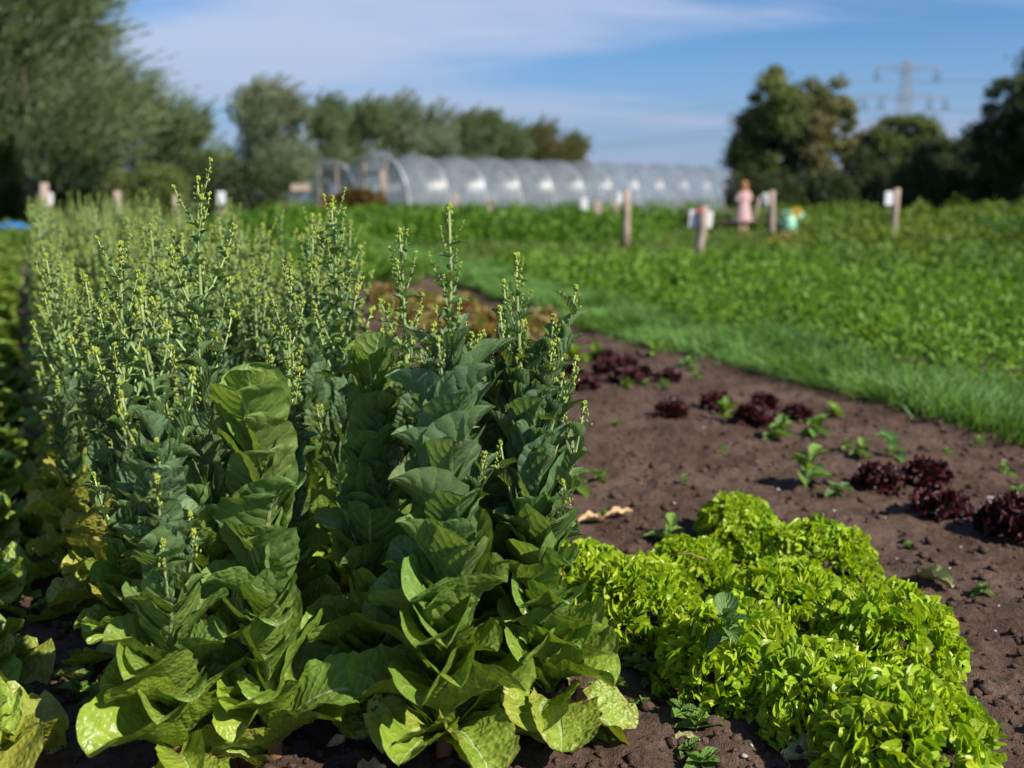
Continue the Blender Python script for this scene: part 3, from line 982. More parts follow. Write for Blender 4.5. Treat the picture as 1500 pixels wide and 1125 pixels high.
CR = ((0.032, 0.010, 0.014), (0.068, 0.015, 0.021))
GR = 'dark red lettuces dotted over the bare soil'
reds = [
    (985, 592, .12, 'dark red lettuce standing alone with its shadow at the left of the middle clump'),
    (1050, 582, .12, 'dark red lettuce at the back of the middle clump behind a bright weed'),
    (1106, 605, .145, 'wide dark red lettuce in the centre of the middle clump'),
    (1120, 582, .11, 'dark red lettuce touching the back of the wide central one'),
    (1168, 597, .10, 'low dark red lettuce at the right end of the middle clump'),
    (1286, 698, .125, 'dark red lettuce with a weed growing behind it, near the frilly green clump'),
    (1356, 690, .13, 'dark red lettuce in the back of the nearer group under a broad green weed leaf'),
    (1376, 738, .14, 'dark red lettuce in front of the nearer group on open soil'),
    (1486, 770, .16, 'nearest dark red lettuce, cut by the right edge of the photo'),
    (790, 528, .13, 'dark red lettuce beside the bolted corner plant in the back clump'),
    (826, 541, .14, 'dark red lettuce at the front left of the back clump'),
    (825, 515, .13, 'dark red lettuce at the back left of the back clump'),
    (862, 556, .10, 'small dark red lettuce set forward of the back clump'),
    (884, 516, .13, 'dark red lettuce at the back of the back clump'),
    (915, 528, .13, 'dark red lettuce at the back right of the back clump'),
    (918, 548, .14, 'dark red lettuce at the front right of the back clump'),
    (888, 535, .12, 'dark red lettuce in the centre of the back clump'),
    (978, 547, .115, 'dark red lettuce alone to the right of the back clump'),
    (722, 512, .13, 'dark red lettuce half hidden behind the right front bud spike'),
    (940, 538, .10, 'small dark red lettuce squeezed at the right rim of the back clump'),
]
for i, (px, py, r, lab) in enumerate(reds):
    p = at(px, py + 6, 0.04)
    frilly(p.x, p.y, r * 0.77, r * 0.78, 46, lab, GR, FRED, 'red_lettuce', CR, Lf=0.85, seed=500 + i)

CB = ((0.22, 0.22, 0.06), (0.27, 0.15, 0.085))
k = 0
for (px, py) in ((600, 470), (640, 455), (680, 448), (720, 470), (760, 478), (700, 492), (745, 498), (655, 480), (615, 440), (790, 470), (560, 432), (575, 450)):
    p = at(px, py, 0.08)
    frilly(p.x, p.y, 0.19, 0.20, 34, 'blurred reddish brown lettuce in the patch behind the bud spikes', 'brownish lettuces behind the bolted bed', FR, 'brown_lettuce', CB, Lf=0.8, seed=560 + k)
    k += 1


def butterhead(x, y, r, label, n=26, yel=0.0, seed=0):
    random.seed(seed)
    root = empty('butterhead_lettuce', (x, y, gz1(x, y) - 0.005))
    tag(root, label, 'lettuce', 'lettuces across the path on the left')
    for i in range(n):
        f = i / (n - 1)
        tilt = R(lerp(84, 14, f ** 0.9)) + R(random.uniform(-8, 8))
        L = r * lerp(1.0, 0.55, f) * random.uniform(.85, 1.1)
        c = mixc((0.15, 0.25, 0.035), (0.24, 0.34, 0.05), random.random())
        if random.random() < yel * (1 - f): c = mixc(c, C_YEL, 0.7)
        put('leaf', random.choice(LM['butter']), root, leaf_matrix(Vector((0, 0, 0.01 + 0.07 * f)), i * 2.4 + random.uniform(-.2, .2), tilt, L), jit(c))


for i, (px, py, r, lab) in enumerate((
        (-70, 1135, .22, 'pale green lettuce in the bottom left corner, cut by the photo edge'),
        (-65, 1010, .20, 'pale green lettuce second from the bottom on the left edge'),
        (-55, 893, .20, 'pale green lettuce with rounded cupped leaves third up the left edge'),
        (-35, 800, .19, 'pale green lettuce fourth up the left edge beside the path'),
        (-20, 728, .19, 'pale green lettuce fifth up the left edge beside the path'),
        (-14, 668, .19, 'pale green lettuce sixth up the left edge beside the path'),
        (-5, 618, .19, 'blurred pale lettuce seventh up the left edge beside the path'),
        (-2, 572, .19, 'blurred pale lettuce eighth up the left edge beside the path'),
        (2, 534, .19, 'blurred pale lettuce ninth up the left edge beside the path'),
        (4, 502, .19, 'blurred pale lettuce tenth up the left edge beside the path'),
        (5, 476, .19, 'blurred pale lettuce eleventh up the left edge beside the path'),
        (6, 454, .19, 'blurred pale lettuce twelfth up the left edge beside the path'),
        (7, 436, .19, 'blurred pale lettuce thirteenth up the left edge beside the path'),
        (8, 420, .20, 'blurred pale lettuce fourteenth up the left edge beside the path'),
        (8, 406, .20, 'blurred pale lettuce fifteenth up the left edge beside the path'),
        (8, 394, .20, 'blurred pale lettuce at the far end of the left edge row'))):
    x, y = base(px, py)
    butterhead(x + 0.015, y, r * 0.97, lab, 26, 0.3, 600 + i)


# ------------------------------------------------------------------ weeds, dry leaves, stalks
def weed(px, py, size, n, label, group=None, seed=0, tall=0.5, z=0.0, zroot=None, col=(0.13, 0.23, 0.04)):
    random.seed(seed)
    size *= 0.95; n = int(n * 1.4)
    p = at(px, py, z)
    root = empty('weed', (p.x, p.y, (gz1(p.x, p.y) if zroot is None else zroot)))
    tag(root, label, 'weed', group)
    pts = [Vector((size * .12 * t * math.sin(seed), size * .12 * t * math.cos(seed), size * tall * t)) for t in (0, .33, .66, 1)]
    put('stem', MB().tube([pts[0] - Vector((0, 0, .02))] + pts, [size * .02] * 2 + [size * .016, size * .012, size * .01], 5).mesh('stem', M['shoot']), root)
    for i in range(n):
        f = (i + 1) / n
        put('leaf', random.choice(LM['weed']), root, leaf_matrix(path_at(pts, f), i * 2.4 + seed + random.uniform(-.6, .6), R(lerp(85, 42, f) + random.uniform(-22, 22)), size * lerp(0.6, 0.42, f) * random.uniform(.55, 1.35)), jit(col, .25))
    return root


weed(1180, 722, 0.17, 10, 'broad leaved weed at the back end of the frilly green clump', seed=1, tall=0.75)
weed(1225, 735, 0.13, 9, 'low spreading weed on the soil right of the back end of the clump', seed=2, tall=0.25, col=(0.10, 0.19, 0.06))
weed(980, 792, 0.13, 6, 'bright weed with two large leaves behind the left frilly heads', seed=3, tall=0.6)
weed(1070, 925, 0.15, 7, 'dark-leaved weed rising through the front of a frilly green head', seed=4, tall=0.4, z=0.19, zroot=0.17, col=(0.11, 0.20, 0.06))
weed(1310, 665, 0.20, 6, 'broad pale weed behind the nearer red lettuces', seed=5, tall=0.35, col=(0.10, 0.21, 0.06))
weed(1265, 672, 0.12, 9, 'bright bushy weed just left of the broad pale weed', seed=6, tall=0.4)
weed(1062, 618, 0.16, 9, 'bright weed in front of the middle clump of red lettuces', seed=7, tall=0.5, col=(0.17, 0.28, 0.04))
weed(1135, 645, 0.19, 12, 'wide straggling weed before the middle clump of red lettuces', seed=8, tall=0.35)
weed(1195, 640, 0.17, 12, 'straggling weed beside the lowest red lettuce of the middle clump', seed=9, tall=0.4)
weed(1225, 612, 0.15, 9, 'pale creeping weed right of the middle clump of red lettuces', seed=10, tall=0.3, col=(0.18, 0.29, 0.05))
weed(845, 722, 0.15, 10, 'bright weed on the soil against the bolted corner plant', seed=11, tall=0.4)
weed(880, 712, 0.09, 7, 'small weed just right of the bolted corner plant on bare soil', seed=12, tall=0.3)
weed(840, 532, 0.22, 11, 'pale weed growing in the middle of the back clump of red lettuces', seed=13, tall=0.4, col=(0.17, 0.28, 0.04))
weed(870, 530, 0.20, 11, 'pale bushy weed deep in the back clump of red lettuces', seed=14, tall=0.4, col=(0.17, 0.28, 0.04))
weed(1005, 545, 0.18, 8, 'pale weed right of the solitary red lettuce by the grass', seed=15, tall=0.4, col=(0.12, 0.25, 0.07))
weed(962, 520, 0.22, 9, 'pale weed on the soil between red lettuces and grass', seed=16, tall=0.3, col=(0.17, 0.28, 0.05))
weed(745, 490, 0.3, 12, 'yellow-green weed behind the right front bud spike', seed=17, tall=0.4, col=(0.22, 0.30, 0.04))
k = 30
for (px, py, s) in ((1060, 660, .08), (1000, 715, .06), (918, 573, .10), (945, 572, .08), (973, 572, .12), (1020, 560, .10), (885, 755, .05), (1475, 690, .09), (1435, 650, .08), (1385, 665, .07), (1490, 725, .08), (1440, 875, .06), (905, 625, .06), (855, 600, .07), (1330, 805, .05), (1240, 660, .08)):
    weed(px, py, s, 7, 'small weed seedling on the bare soil among the red lettuces', 'weed seedlings on the bare soil', seed=k, tall=0.35); k += 1
for (px, py, s) in ((905, 970, .09), (930, 985, .08), (960, 995, .10), (985, 990, .07), (1000, 1060, .08), (1020, 1070, .09), (940, 1030, .06), (905, 1005, .06), (1030, 1118, .08), (880, 1015, .07), (975, 1015, .06), (1060, 1030, .06), (1005, 1098, .07), (870, 1075, .06)):
    weed(px, py, s, 8, 'small weed seedling on the shaded soil in front of the frilly clump', 'weed seedlings before the frilly lettuces', seed=k, tall=0.3); k += 1
for (px, py, s) in ((48, 792, .07), (45, 830, .06), (75, 845, .05), (95, 800, .09), (70, 800, .07), (60, 900, .08), (100, 925, .06), (125, 1020, .10), (118, 985, .08), (35, 1025, .06), (140, 1040, .09)):
    weed(px, py, s, 8, 'small weed seedling on the soil path along the left side', 'weed seedlings on the left path', seed=k, tall=0.3); k += 1


def dry_leaf(px, py, L, wid, label, seed, mat='dry', name='dry_leaf', tilt=86, phi=None):
    random.seed(seed)
    p = at(px, py)
    me = leaf_mesh('dry_leaf', M[mat], prof='oval', W=0.5 * wid, bend=0.7, cup=0.5, ruffle=0.10, crinkle=0.02, bull=0.10, seed=seed, scallop=0.06, rows=16, cols=8)
    o = put(name, me, None, Matrix.Translation((0, 0, 0)) @ leaf_matrix(Vector((p.x, p.y, gz1(p.x, p.y) + 0.012)), random.random() * 6.28 if phi is None else phi, R(tilt), L), (0.09, 0.13, 0.04))
    tag(o, label, 'dead leaf')


M['pale_dead'] = plain('pale_wilted_leaf', (0.36, 0.36, 0.15), 0.7, 0.3, 22, 0.45, 0.6)
M['yellowleaf'] = plain('yellow_fallen_leaf', (0.50, 0.38, 0.06), 0.55, 0.35, 22, 0.4, 0.5)
dry_leaf(885, 758, 0.12, 1.0, 'curled tan dead leaf on the soil behind the left frilly heads', 700, phi=0.2)
dry_leaf(848, 764, 0.10, 1.1, 'straw coloured dead leaf beside the bolted corner plant', 701, phi=0.4)
dry_leaf(1150, 1118, 0.10, 1.6, 'pale wilted leaf lying at the foot of the frilly clump near the bottom edge', 702, 'pale_dead', phi=0.1)
dry_leaf(1025, 1092, 0.055, 0.9, 'small cream dead leaf on the soil near the bottom edge', 703, 'pale_dead', phi=2.8)
dry_leaf(1395, 870, 0.12, 1.3, 'limp pale leaf at the outer edge of the frilly clump', 704, 'pale_dead', phi=2.0, tilt=84)
dry_leaf(110, 905, 0.13, 1.5, 'fallen yellow leaf on the path beside the left front bolted plant', 705, 'yellowleaf', phi=1.0, tilt=70)
dry_leaf(75, 1002, 0.09, 1.0, 'dull green fallen leaf lying on the left soil path', 706, 'leaf_old', phi=0.1)
dry_leaf(505, 1085, 0.13, 1.3, 'shrivelled brown leaf hanging at the foot of the middle front columns', 707, phi=4.2, tilt=150)
dry_leaf(540, 1120, 0.12, 1.2, 'crumpled brown leaf on the ground under the middle front columns', 708, phi=4.9, tilt=100)
for (px, py, L, lab) in ((1250, 1095, 0.2, 'thin dry stalk rising against the bottom corner frilly head'), (1240, 1120, 0.13, 'short dry stalk beside the thin tall one at the frilly clump'), (1150, 1125, 0.09, 'dry stub of a stalk next to the pale wilted leaf'), (1395, 1122, 0.09, 'dry stub of a stalk before the bottom corner frilly head')):
    p = at(px, py)
    tag(put('dry_stalk', MB().tube([p + Vector((0.012 * math.sin(7 * t), 0, L * t - 0.02)) for t in (0, .3, .6, 1)], [.0022, .002, .0016, .0012], 5).mesh('dry_stalk', M['straw'])), lab, 'stalk')
p = at(1010, 815, 0.19)
tag(put('twig', MB().tube([p + Vector((-0.05, 0.01, 0.0)), p + Vector((0, 0, .008)), p + Vector((0.045, -.015, -.004))], [.002, .003, .002], 5).mesh('twig', M['straw'])), 'small brown twig lying on top of a frilly green head', 'twig')


# ------------------------------------------------------------------ foliage masses
def blades(P, D, N, L, W, mat, name, fold=0.25):
    """one bent diamond (2 quads sharing the midrib as 4 tris) per leaf: P base, D direction, N normal"""
    n = len(P)
    D = D / np.linalg.norm(D, axis=1, keepdims=True)
    S = np.cross(D, N); S /= np.linalg.norm(S, axis=1, keepdims=True) + 1e-9
    N = np.cross(S, D)
    L = np.broadcast_to(L, n)[:, None]; W = np.broadcast_to(W, n)[:, None]
    mid = P + D * L * 0.5
    V = np.stack([P, mid + S * W * .5 + N * W * fold, P + D * L - N * L * 0.12, mid - S * W * .5 + N * W * fold], 1)
    i = np.arange(n)[:, None] * 4
    F = np.concatenate([i + np.array([[0, 1, 2]]), i + np.array([[0, 2, 3]])], 0)
    return mesh_np(name, V.reshape(-1, 3), F, mat, smooth=False)


def unit(n):
    v = rng.normal(size=(n, 3)); return v / np.linalg.norm(v, axis=1, keepdims=True)


# edge of the grass strip, from photo points
EP = [at(1500, 648), at(1180, 560), at(870, 487), at(700, 425), at(560, 378)]
EY = np.array([0.5] + [p.y for p in EP] + [40]); EX = np.array([EP[0].x + 1.7] + [p.x for p in EP] + [EP[-1].x - 6])


def edge_x(y): return np.interp(y, EY, EX)


def grass_strip():
    n = 50000
    y = 2.6 + (26 - 2.6) * rng.random(n) ** 1.6
    x = edge_x(y) + rng.random(n) * 0.98 + 0.10 * vnoise(y * 3, y * 0 + 3, 9) + 0.05 * rng.normal(size=n)
    k = np.clip(y / 6, 1, 2.2)
    h = (0.12 + 0.11 * rng.random(n)) * (1 + 0.9 * vnoise(x * 2.2, y * 2.2, 12)) * (0.9 + 0.1 * k)
    e = (x - edge_x(y)) < 0.15
    D = np.stack([rng.normal(size=n) * .36 - .5 * e + 1.6 * vnoise(x * 3.1, y * 3.1, 13), rng.normal(size=n) * .36 - .35 * e + 1.6 * vnoise(x * 3.1, y * 3.1, 14), np.ones(n)], 1)
    D /= np.linalg.norm(D, axis=1, keepdims=True)
    W = (0.0075 + 0.005 * rng.random(n)) * k
    a = rng.random(n) * 2 * PI
    S = np.stack([np.cos(a), np.sin(a), 0 * a], 1)
    B = np.stack([x, y, np.full(n, -0.01)], 1)
    side = np.stack([D[:, 0], D[:, 1], -0.25 + 0 * a], 1)
    m1 = B + D * h[:, None] * .55
    tip = m1 + (D * .55 + side * .55) * h[:, None] * .75
    w = W[:, None]
    V = np.stack([B - S * w * .5, B + S * w * .5, m1 + S * w * .45, m1 - S * w * .45, tip + S * w * .06, tip - S * w * .06], 1)
    i = np.arange(n)[:, None] * 6
    F = np.concatenate([i + np.array([[0, 1, 2, 3]]), i + np.array([[3, 2, 4, 5]])], 0)
    m = foliage_mat('lush_grass', (0.085, 0.185, 0.045), (0.135, 0.26, 0.065), (0.15, 0.28, 0.075), trans=0.3, patch=0.5)
    return tag(put('grass', mesh_np('grass', V.reshape(-1, 3), F, m)), 'lush green grass strip running beside the bare soil', 'grass', kind='stuff')


grass_strip()


def mass(name, label, cat, n, xy, hfun, size, mats, aspect=0.6, spread=0.7, fill=0.6, k_dist=9.0):
    """leaf mass: xy(n) -> positions, leaves spread through the height"""
    x, y = xy(n)
    n = len(x)
    h = hfun(x, y)
    z = h * (1 - fill * rng.random(n) ** 1.6)
    s = size * (0.7 + 0.6 * rng.random(n)) * np.clip(y / k_dist, 1, 3.5)
    D = unit(n); D[:, 2] = np.abs(D[:, 2]) * 0.5 + 0.05
    N = unit(n) * spread + np.array([0, 0, 1.0])
    P = np.stack([x, y, z - 0.02], 1)
    o = put(name, blades(P, D, N, s, s * aspect, mats, name))
    return tag(o, label, cat, kind='stuff')


def quad(c0, c1, y0, y1, p=1.5, follow=True):
    """strip between two offsets from the grass edge"""
    def f(n):
        y = y0 + (y1 - y0) * rng.random(n) ** p
        x = c0 + (c1 - c0) * rng.random(n)
        return (x + (edge_x(y) if follow else 0)), y
    return f


def rect(x0, x1, y0, y1, p=1.2): return quad(x0, x1, y0, y1, p, False)


m_leafy = foliage_mat('leafy_crop', (0.065, 0.165, 0.018), (0.15, 0.28, 0.033), (0.17, 0.29, 0.045), trans=0.32, patch=0.6, patch_scale=1.1)


def clumps(name, label, cat, n, xy, nc, r0, r1, h0, h1, size, mat, aspect=0.62, k_dist=9.0):
    """leaves spread over many small plants, so the crop is bumpy with dark gaps"""
    cx, cy = xy(nc)
    nc = len(cx)
    cr, ch = rng.uniform(r0, r1, nc), rng.uniform(h0, h1, nc) * (1 + 0.5 * vnoise(cx * .8, cy * .8, 71))
    k = rng.integers(0, nc, n)
    o = unit(n); o[:, 2] = np.abs(o[:, 2])
    q = rng.random(n) ** 0.35
    P = np.stack([cx[k], cy[k], 0 * cx[k]], 1) + o * q[:, None] * np.stack([cr[k], cr[k], ch[k]], 1)
    y = P[:, 1]
    sz = size * (0.6 + 0.8 * rng.random(n)) * np.clip(y / k_dist, 1, 3.0)
    D = o * .8 + unit(n) * .7 + np.array([0, 0, .15])
    N = o * .6 + unit(n) * .5 + np.array([0, 0, .7])
    ob = put(name, blades(P, D, N, sz, sz * aspect, mat, name))
    return tag(ob, label, cat, kind='stuff')


clumps('leafy_crop', 'broad band of low leafy green crop behind the grass strip', 'crop', 85000,
       lambda n: (lambda x, y: (edge_x(y) + 0.95 + np.round((x - edge_x(y) - 0.95) / .46) * .46 + rng.normal(size=n) * .05, y))(*quad(0.95, 5.2, 2.6, 15.5, 1.4)(n)),
       1150, .12, .25, .20, .46, 0.050, m_leafy)
clumps('tall_crop', 'darker taller crop strip behind the low leafy band', 'crop', 60000, quad(5.2, 11, 3.4, 16.5, 1.3), 620, .18, .42, .30, .62, 0.055, foliage_mat('dark_crop', (0.045, 0.115, 0.018), (0.11, 0.21, 0.032), (0.16, 0.24, 0.04), trans=0.3, patch=0.5, patch_scale=.5))
mass('yellow_dock', 'scattered larger pale leaves standing out of the grass', 'leaves', 7, quad(0.3, .9, 4.5, 11, 1.0), lambda x, y: 0.26 + 0 * x, 0.12, foliage_mat('pale_dock_leaf', (0.13, 0.25, 0.04), (0.17, 0.28, 0.05)), fill=0.2)

# plots farther out
m_far1 = foliage_mat('bright_plot', (0.06, 0.15, 0.016), (0.13, 0.25, 0.022), (0.05, 0.12, 0.02), patch_scale=0.45)
m_far2 = foliage_mat('bush_plot', (0.05, 0.12, 0.018), (0.12, 0.19, 0.028), (0.16, 0.21, 0.03), patch_scale=0.4)
m_dill = foliage_mat('feathery_plot', (0.035, 0.10, 0.03), (0.055, 0.13, 0.045))
m_path = foliage_mat('mown_path', (0.085, 0.15, 0.03), (0.13, 0.20, 0.04))
mass('mown_grass', 'strip of short mown grass path before the table', 'grass', 26000, rect(-5, 12, 15, 34), lambda x, y: 0.07 + 0.05 * vnoise(x, y, 31), 0.06, m_path, aspect=0.3, fill=0.9)
clumps('bush_crop', 'tall bushy crop rows right of the table', 'crop', 40000, lambda n: (lambda x, y: (lambda m: (x[m], y[m]))(x / y > np.where(y < 30, .302, .275)))(*rect(4.5, 22, 16.0, 36)(n)), 420, .35, .8, .45, 1.05, 0.055, m_far2)
mass('feathery_crop', 'soft dark feathery crop patch near the right edge', 'crop', 9000, rect(9.0, 13.5, 17.6, 20), lambda x, y: 0.72 + 0.3 * vnoise(x * 1.5, y * 1.5, 35), 0.05, m_dill, aspect=0.2, fill=0.9)
clumps('bright_crop', 'bright green crop rows in front of the plastic tunnels', 'crop', 44000, lambda n: (lambda x, y: (x[(x / y < .13) | (y > 37)], y[(x / y < .13) | (y > 37)]))(*rect(-9, 14, 25, 48)(n)), 420, .4, .9, .4, .9, 0.055, m_far1)
mass('middle_crop', 'green crop plot between the bolted bed and the tunnels', 'crop', 40000, lambda n: (lambda y: (edge_x(y) - 0.5 + (rng.random(n) - 1.0) * 7 * (0.3 + y / 40) + np.clip((y - 22) * 0.9, 0, 30) * rng.random(n), y))(13 + 22 * rng.random(n) ** 1.1),
     lambda x, y: 0.26 + 0.35 * vnoise(x * 0.9, y * 0.9, 38) + 0.2 * vnoise(x * 3, y * 3, 39), 0.055, m_far1, fill=0.95)
mass('left_crop', 'low green growth beyond the far end of the bolted bed', 'crop', 20000, rect(-22, -5, 14, 46), lambda x, y: 0.3 + 0.4 * vnoise(x * 0.7, y * 0.7, 41), 0.06, m_far2, fill=0.95)
mass('right_crop', 'low green crop reaching back to the dark hedge', 'crop', 16000, rect(8, 34, 36, 50), lambda x, y: 0.5 + 0.4 * vnoise(x * 0.7, y * 0.7, 42), 0.06, m_far1, fill=0.95)


def patch_at(name, label, cat, px, py, Y, rx, ry, n, hgt, mat, size=0.06):
    p = far(px, py, Y)
    def xy(n): return p.x + rx * (rng.random(n) - .5) * 2, Y + ry * (rng.random(n) - .5) * 2
    return mass(name, label, cat, n, xy, lambda x, y: hgt * (0.8 + 0.5 * vnoise(x * 2, y * 2, 50)), size, mat, fill=0.6)


m_ylw = foliage_mat('yellowed_leaves', (0.24, 0.24, 0.03), (0.34, 0.28, 0.04))
patch_at('yellow_leaves', 'patch of yellowed leaves in the crop near the second post', 'leaves', 1215, 380, 20, 1.2, 0.5, 220, 0.5, m_ylw, 0.05)
patch_at('marigold_flowers', 'row of blurred orange marigolds beside the tunnels', 'flowers', 400, 300, 42, 3.0, 0.8, 1000, 0.85, M['orange_petal'], 0.06)
patch_at('rusty_shrubbery', 'rusty brown plants before the tunnel mouth', 'plants', 520, 300, 50, 1.5, 0.8, 1600, 1.5, foliage_mat('rusty_leaves', (0.16, 0.075, 0.025), (0.12, 0.11, 0.02)), 0.07)


# ------------------------------------------------------------------ trees
def tree_mesh_trunk(H, r, R_, seed, limbs=6):
    q = random.Random(seed)
    m = MB()
    top = [Vector((0, 0, -0.2)), Vector((q.uniform(-.1, .1), 0, H * .2)), Vector((q.uniform(-.3, .3), q.uniform(-.2, .2), H * .5)), Vector((q.uniform(-.4, .4), q.uniform(-.3, .3), H * .85))]
    m.tube(top, [r, r * .8, r * .5, r * .1], 8)
    for i in range(limbs):
        a, s = i * 2.4 + q.random(), H * (0.18 + 0.4 * i / limbs)
        b = Vector((0, 0, s))
        e = Vector((math.cos(a) * R_ * .7, math.sin(a) * R_ * .7, s + H * .28))
        m.tube([b, b.lerp(e, .45) + Vector((0, 0, -.04 * H)), e], [r * .4, r * .25, r * .06], 6)
    return m


def tree(name, label, group, px, Y, top_py, hw_px, mat, kind='clump', n=14000, low=0.12, seed=0, leaf=0.16, wind=0.0, clumps=60, thin=1.0, lobes=None):
    r = np.random.default_rng(seed)
    c = far(px, 290, Y)
    H = far(px, top_py - (12 if kind == 'willow' else 4), Y).z
    Rw = hw_px / FPX * Y
    n = int(n * 1.7); leaf *= 1.2; clumps = int(clumps * 1.9)
    root = empty(name, (c.x, Y, -0.06))
    tag(root, label, 'tree', group)
    put('trunk', tree_mesh_trunk(H, 0.024 * H, Rw * .7, seed).mesh('trunk', M['bark']), root)
    z0 = low * H
    zc, hz = (H + z0) / 2, (H - z0) / 2
    # lobes give the crown an uneven outline
    nl = 9
    la = r.random(nl) * 2 * PI; lz = r.uniform(-.85, .5, nl); lr = r.uniform(.30, .50, nl)
    lc = np.stack([np.cos(la) * .55 * np.sqrt(1 - lz ** 2 * .7), np.sin(la) * .55 * np.sqrt(1 - lz ** 2 * .7), lz], 1)
    lc = np.concatenate([lc, [[0, 0, 0], [0.1, 0, .5], [-.15, .1, .3]]]); lr = np.concatenate([lr, [.6, .42, .45]])
    if kind == 'willow':
        ns = n // 26
        k = r.integers(0, len(lr), ns)
        d = r.normal(size=(ns, 3)); d /= np.linalg.norm(d, axis=1, keepdims=True); d[:, 2] = d[:, 2] * .8 + .25
        P0 = lc[k] + d * (lr[k] * r.random(ns) ** .45)[:, None] * 1.0
        P0 = P0 * np.array([Rw, Rw, hz]) + np.array([0, 0, zc])
        P0[:, 2] = np.maximum(P0[:, 2], 0.05 * H)
        D0 = d * np.array([.5, .5, .2]) + np.array([wind * .9, 0, 1.1]) + .20 * r.normal(size=(ns, 3))
        D0 /= np.linalg.norm(D0, axis=1, keepdims=True)
        SL = (0.13 + .15 * r.random(ns)) * min(H, 2.2 * Rw)
        t = np.linspace(0, 1, 26)[None, :, None]
        PP = P0[:, None] + D0[:, None] * t * SL[:, None, None] + np.array([wind * .6, 0, -.22]) * t ** 2.2 * SL[:, None, None]
        DD = D0[:, None] + np.array([wind * .8, 0, -.45]) * t ** 1.2 + 0.26 * r.normal(size=PP.shape)
        P, D = PP.reshape(-1, 3), DD.reshape(-1, 3)
        nn = len(P)
        L = leaf * r.uniform(.7, 1.3, nn); W = L * .24
        N = r.normal(size=(nn, 3)) + np.array([0, 0, .6])
    else:
        k = r.integers(0, len(lr), clumps)
        d = r.normal(size=(clumps, 3)); d /= np.linalg.norm(d, axis=1, keepdims=True)
        C = lc[k] + d * (lr[k] * (0.55 + 0.5 * r.random(clumps)))[:, None]
        C = C * np.array([Rw, Rw, hz]) + np.array([0, 0, zc])
        C[:, 2] = np.maximum(C[:, 2], z0)
        cs = Rw * r.uniform(.09, .22, clumps) * thin
        per = n // clumps
        kk = np.repeat(np.arange(clumps), per)
        o = r.normal(size=(len(kk), 3)); g_ = np.linalg.norm(o, axis=1, keepdims=True); o /= g_
        rad = cs[kk] * g_[:, 0] * .55
        P = C[kk] + o * rad[:, None] * np.array([1.15, 1.15, .72])
        nn = len(P)
        D = o * .6 + r.normal(size=(nn, 3)) * .6 + np.array([wind, 0, -.15])
        N = o + np.array([0, 0, .7]) + .6 * r.normal(size=(nn, 3))
        L = leaf * r.uniform(.7, 1.3, nn); W = L * .62
    cr = put('crown', blades(P, D, N, L, W, mat, 'crown'), root)
    return root


m_willow = foliage_mat('willow_leaf', (0.115, 0.165, 0.078), (0.20, 0.265, 0.145), (0.25, 0.30, 0.19), trans=0.28, patch=0.5, patch_scale=0.5)
m_silver = foliage_mat('silver_willow_leaf', (0.15, 0.195, 0.115), (0.26, 0.305, 0.22), (0.32, 0.36, 0.28), trans=0.28, patch=0.5, patch_scale=0.5)
m_green = foliage_mat('green_tree_leaf', (0.080, 0.118, 0.034), (0.15, 0.190, 0.060), (0.16, 0.175, 0.07), trans=0.25, patch=0.7, patch_scale=0.3)
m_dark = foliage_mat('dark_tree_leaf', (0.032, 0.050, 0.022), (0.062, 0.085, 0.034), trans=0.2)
m_olive = foliage_mat('olive_tree_leaf', (0.125, 0.13, 0.055), (0.19, 0.185, 0.085), (0.13, 0.155, 0.05), trans=0.22)

GTL = 'trees on the left'
tree('willow_tree', 'largest willow filling the upper left corner of the photo', None, 52, 34, -45, 168, m_willow, 'willow', 74000, 0.10, 801, 0.17, 0.45)
tree('willow_tree', 'large willow half out of frame at the left edge', None, -130, 36, -90, 190, m_willow, 'willow', 36000, 0.10, 802, 0.18, 0.45)
tree('willow_tree', 'low dark green willow peeping out between the largest one and the silvery one', None, 272, 46, 172, 66, m_willow, 'willow', 20000, 0.06, 803, 0.18, 0.3)
tree('willow_tree', 'silvery windblown willow standing alone left of the tunnels', None, 392, 58, 130, 62, m_silver, 'willow', 26000, 0.08, 804, 0.20, 0.35)
for i, (px, tp, hw, Y, mt, lab) in enumerate((
        (478, 146, 36, 84, m_willow, 'narrow willow rising behind the mouth of the smaller tunnel'),
        (528, 158, 44, 88, m_willow, 'dark willow behind the front arch of the larger tunnel'),
        (588, 150, 46, 90, m_silver, 'pale willow with the highest top of the row behind the tunnels'),
        (640, 168, 44, 93, m_silver, 'pale willow third from the left in the row behind the tunnels'),
        (694, 170, 42, 96, m_willow, 'darker willow in the middle of the row behind the tunnels'),
        (744, 190, 40, 99, m_willow, 'willow past the middle of the row behind the tunnels'),
        (790, 192, 38, 102, m_olive, 'willow with olive crown near the low end of the tunnel row'),
        (834, 208, 36, 105, m_olive, 'lowest bush-like willow at the end of the row behind the tunnels'))):
    tree('willow_tree', lab, 'willows behind the tunnels', px, Y, tp, hw, mt, 'willow', 15000, 0.05, 820 + i, 0.26, 0.3)
tree('alder_tree', 'broad green tree right of the tunnels, its neighbour touching on the right', None, 1124, 56, 96, 68, m_green, 'clump', 26000, 0.12, 840, 0.16, 0, 95)
tree('alder_tree', 'olive tree to the right of the broad green one, with gaps of sky', None, 1200, 55, 106, 54, m_olive, 'clump', 20000, 0.12, 841, 0.16, 0, 80)
tree('alder_tree', 'small grey-green tree in the dip left of the pylon foot', None, 1272, 60, 180, 40, m_olive, 'clump', 9000, 0.06, 842, 0.17, 0, 46)
tree('alder_tree', 'mid sized tree standing right below the pylon', None, 1322, 58, 152, 52, m_green, 'clump', 15000, 0.06, 843, 0.17, 0, 60)
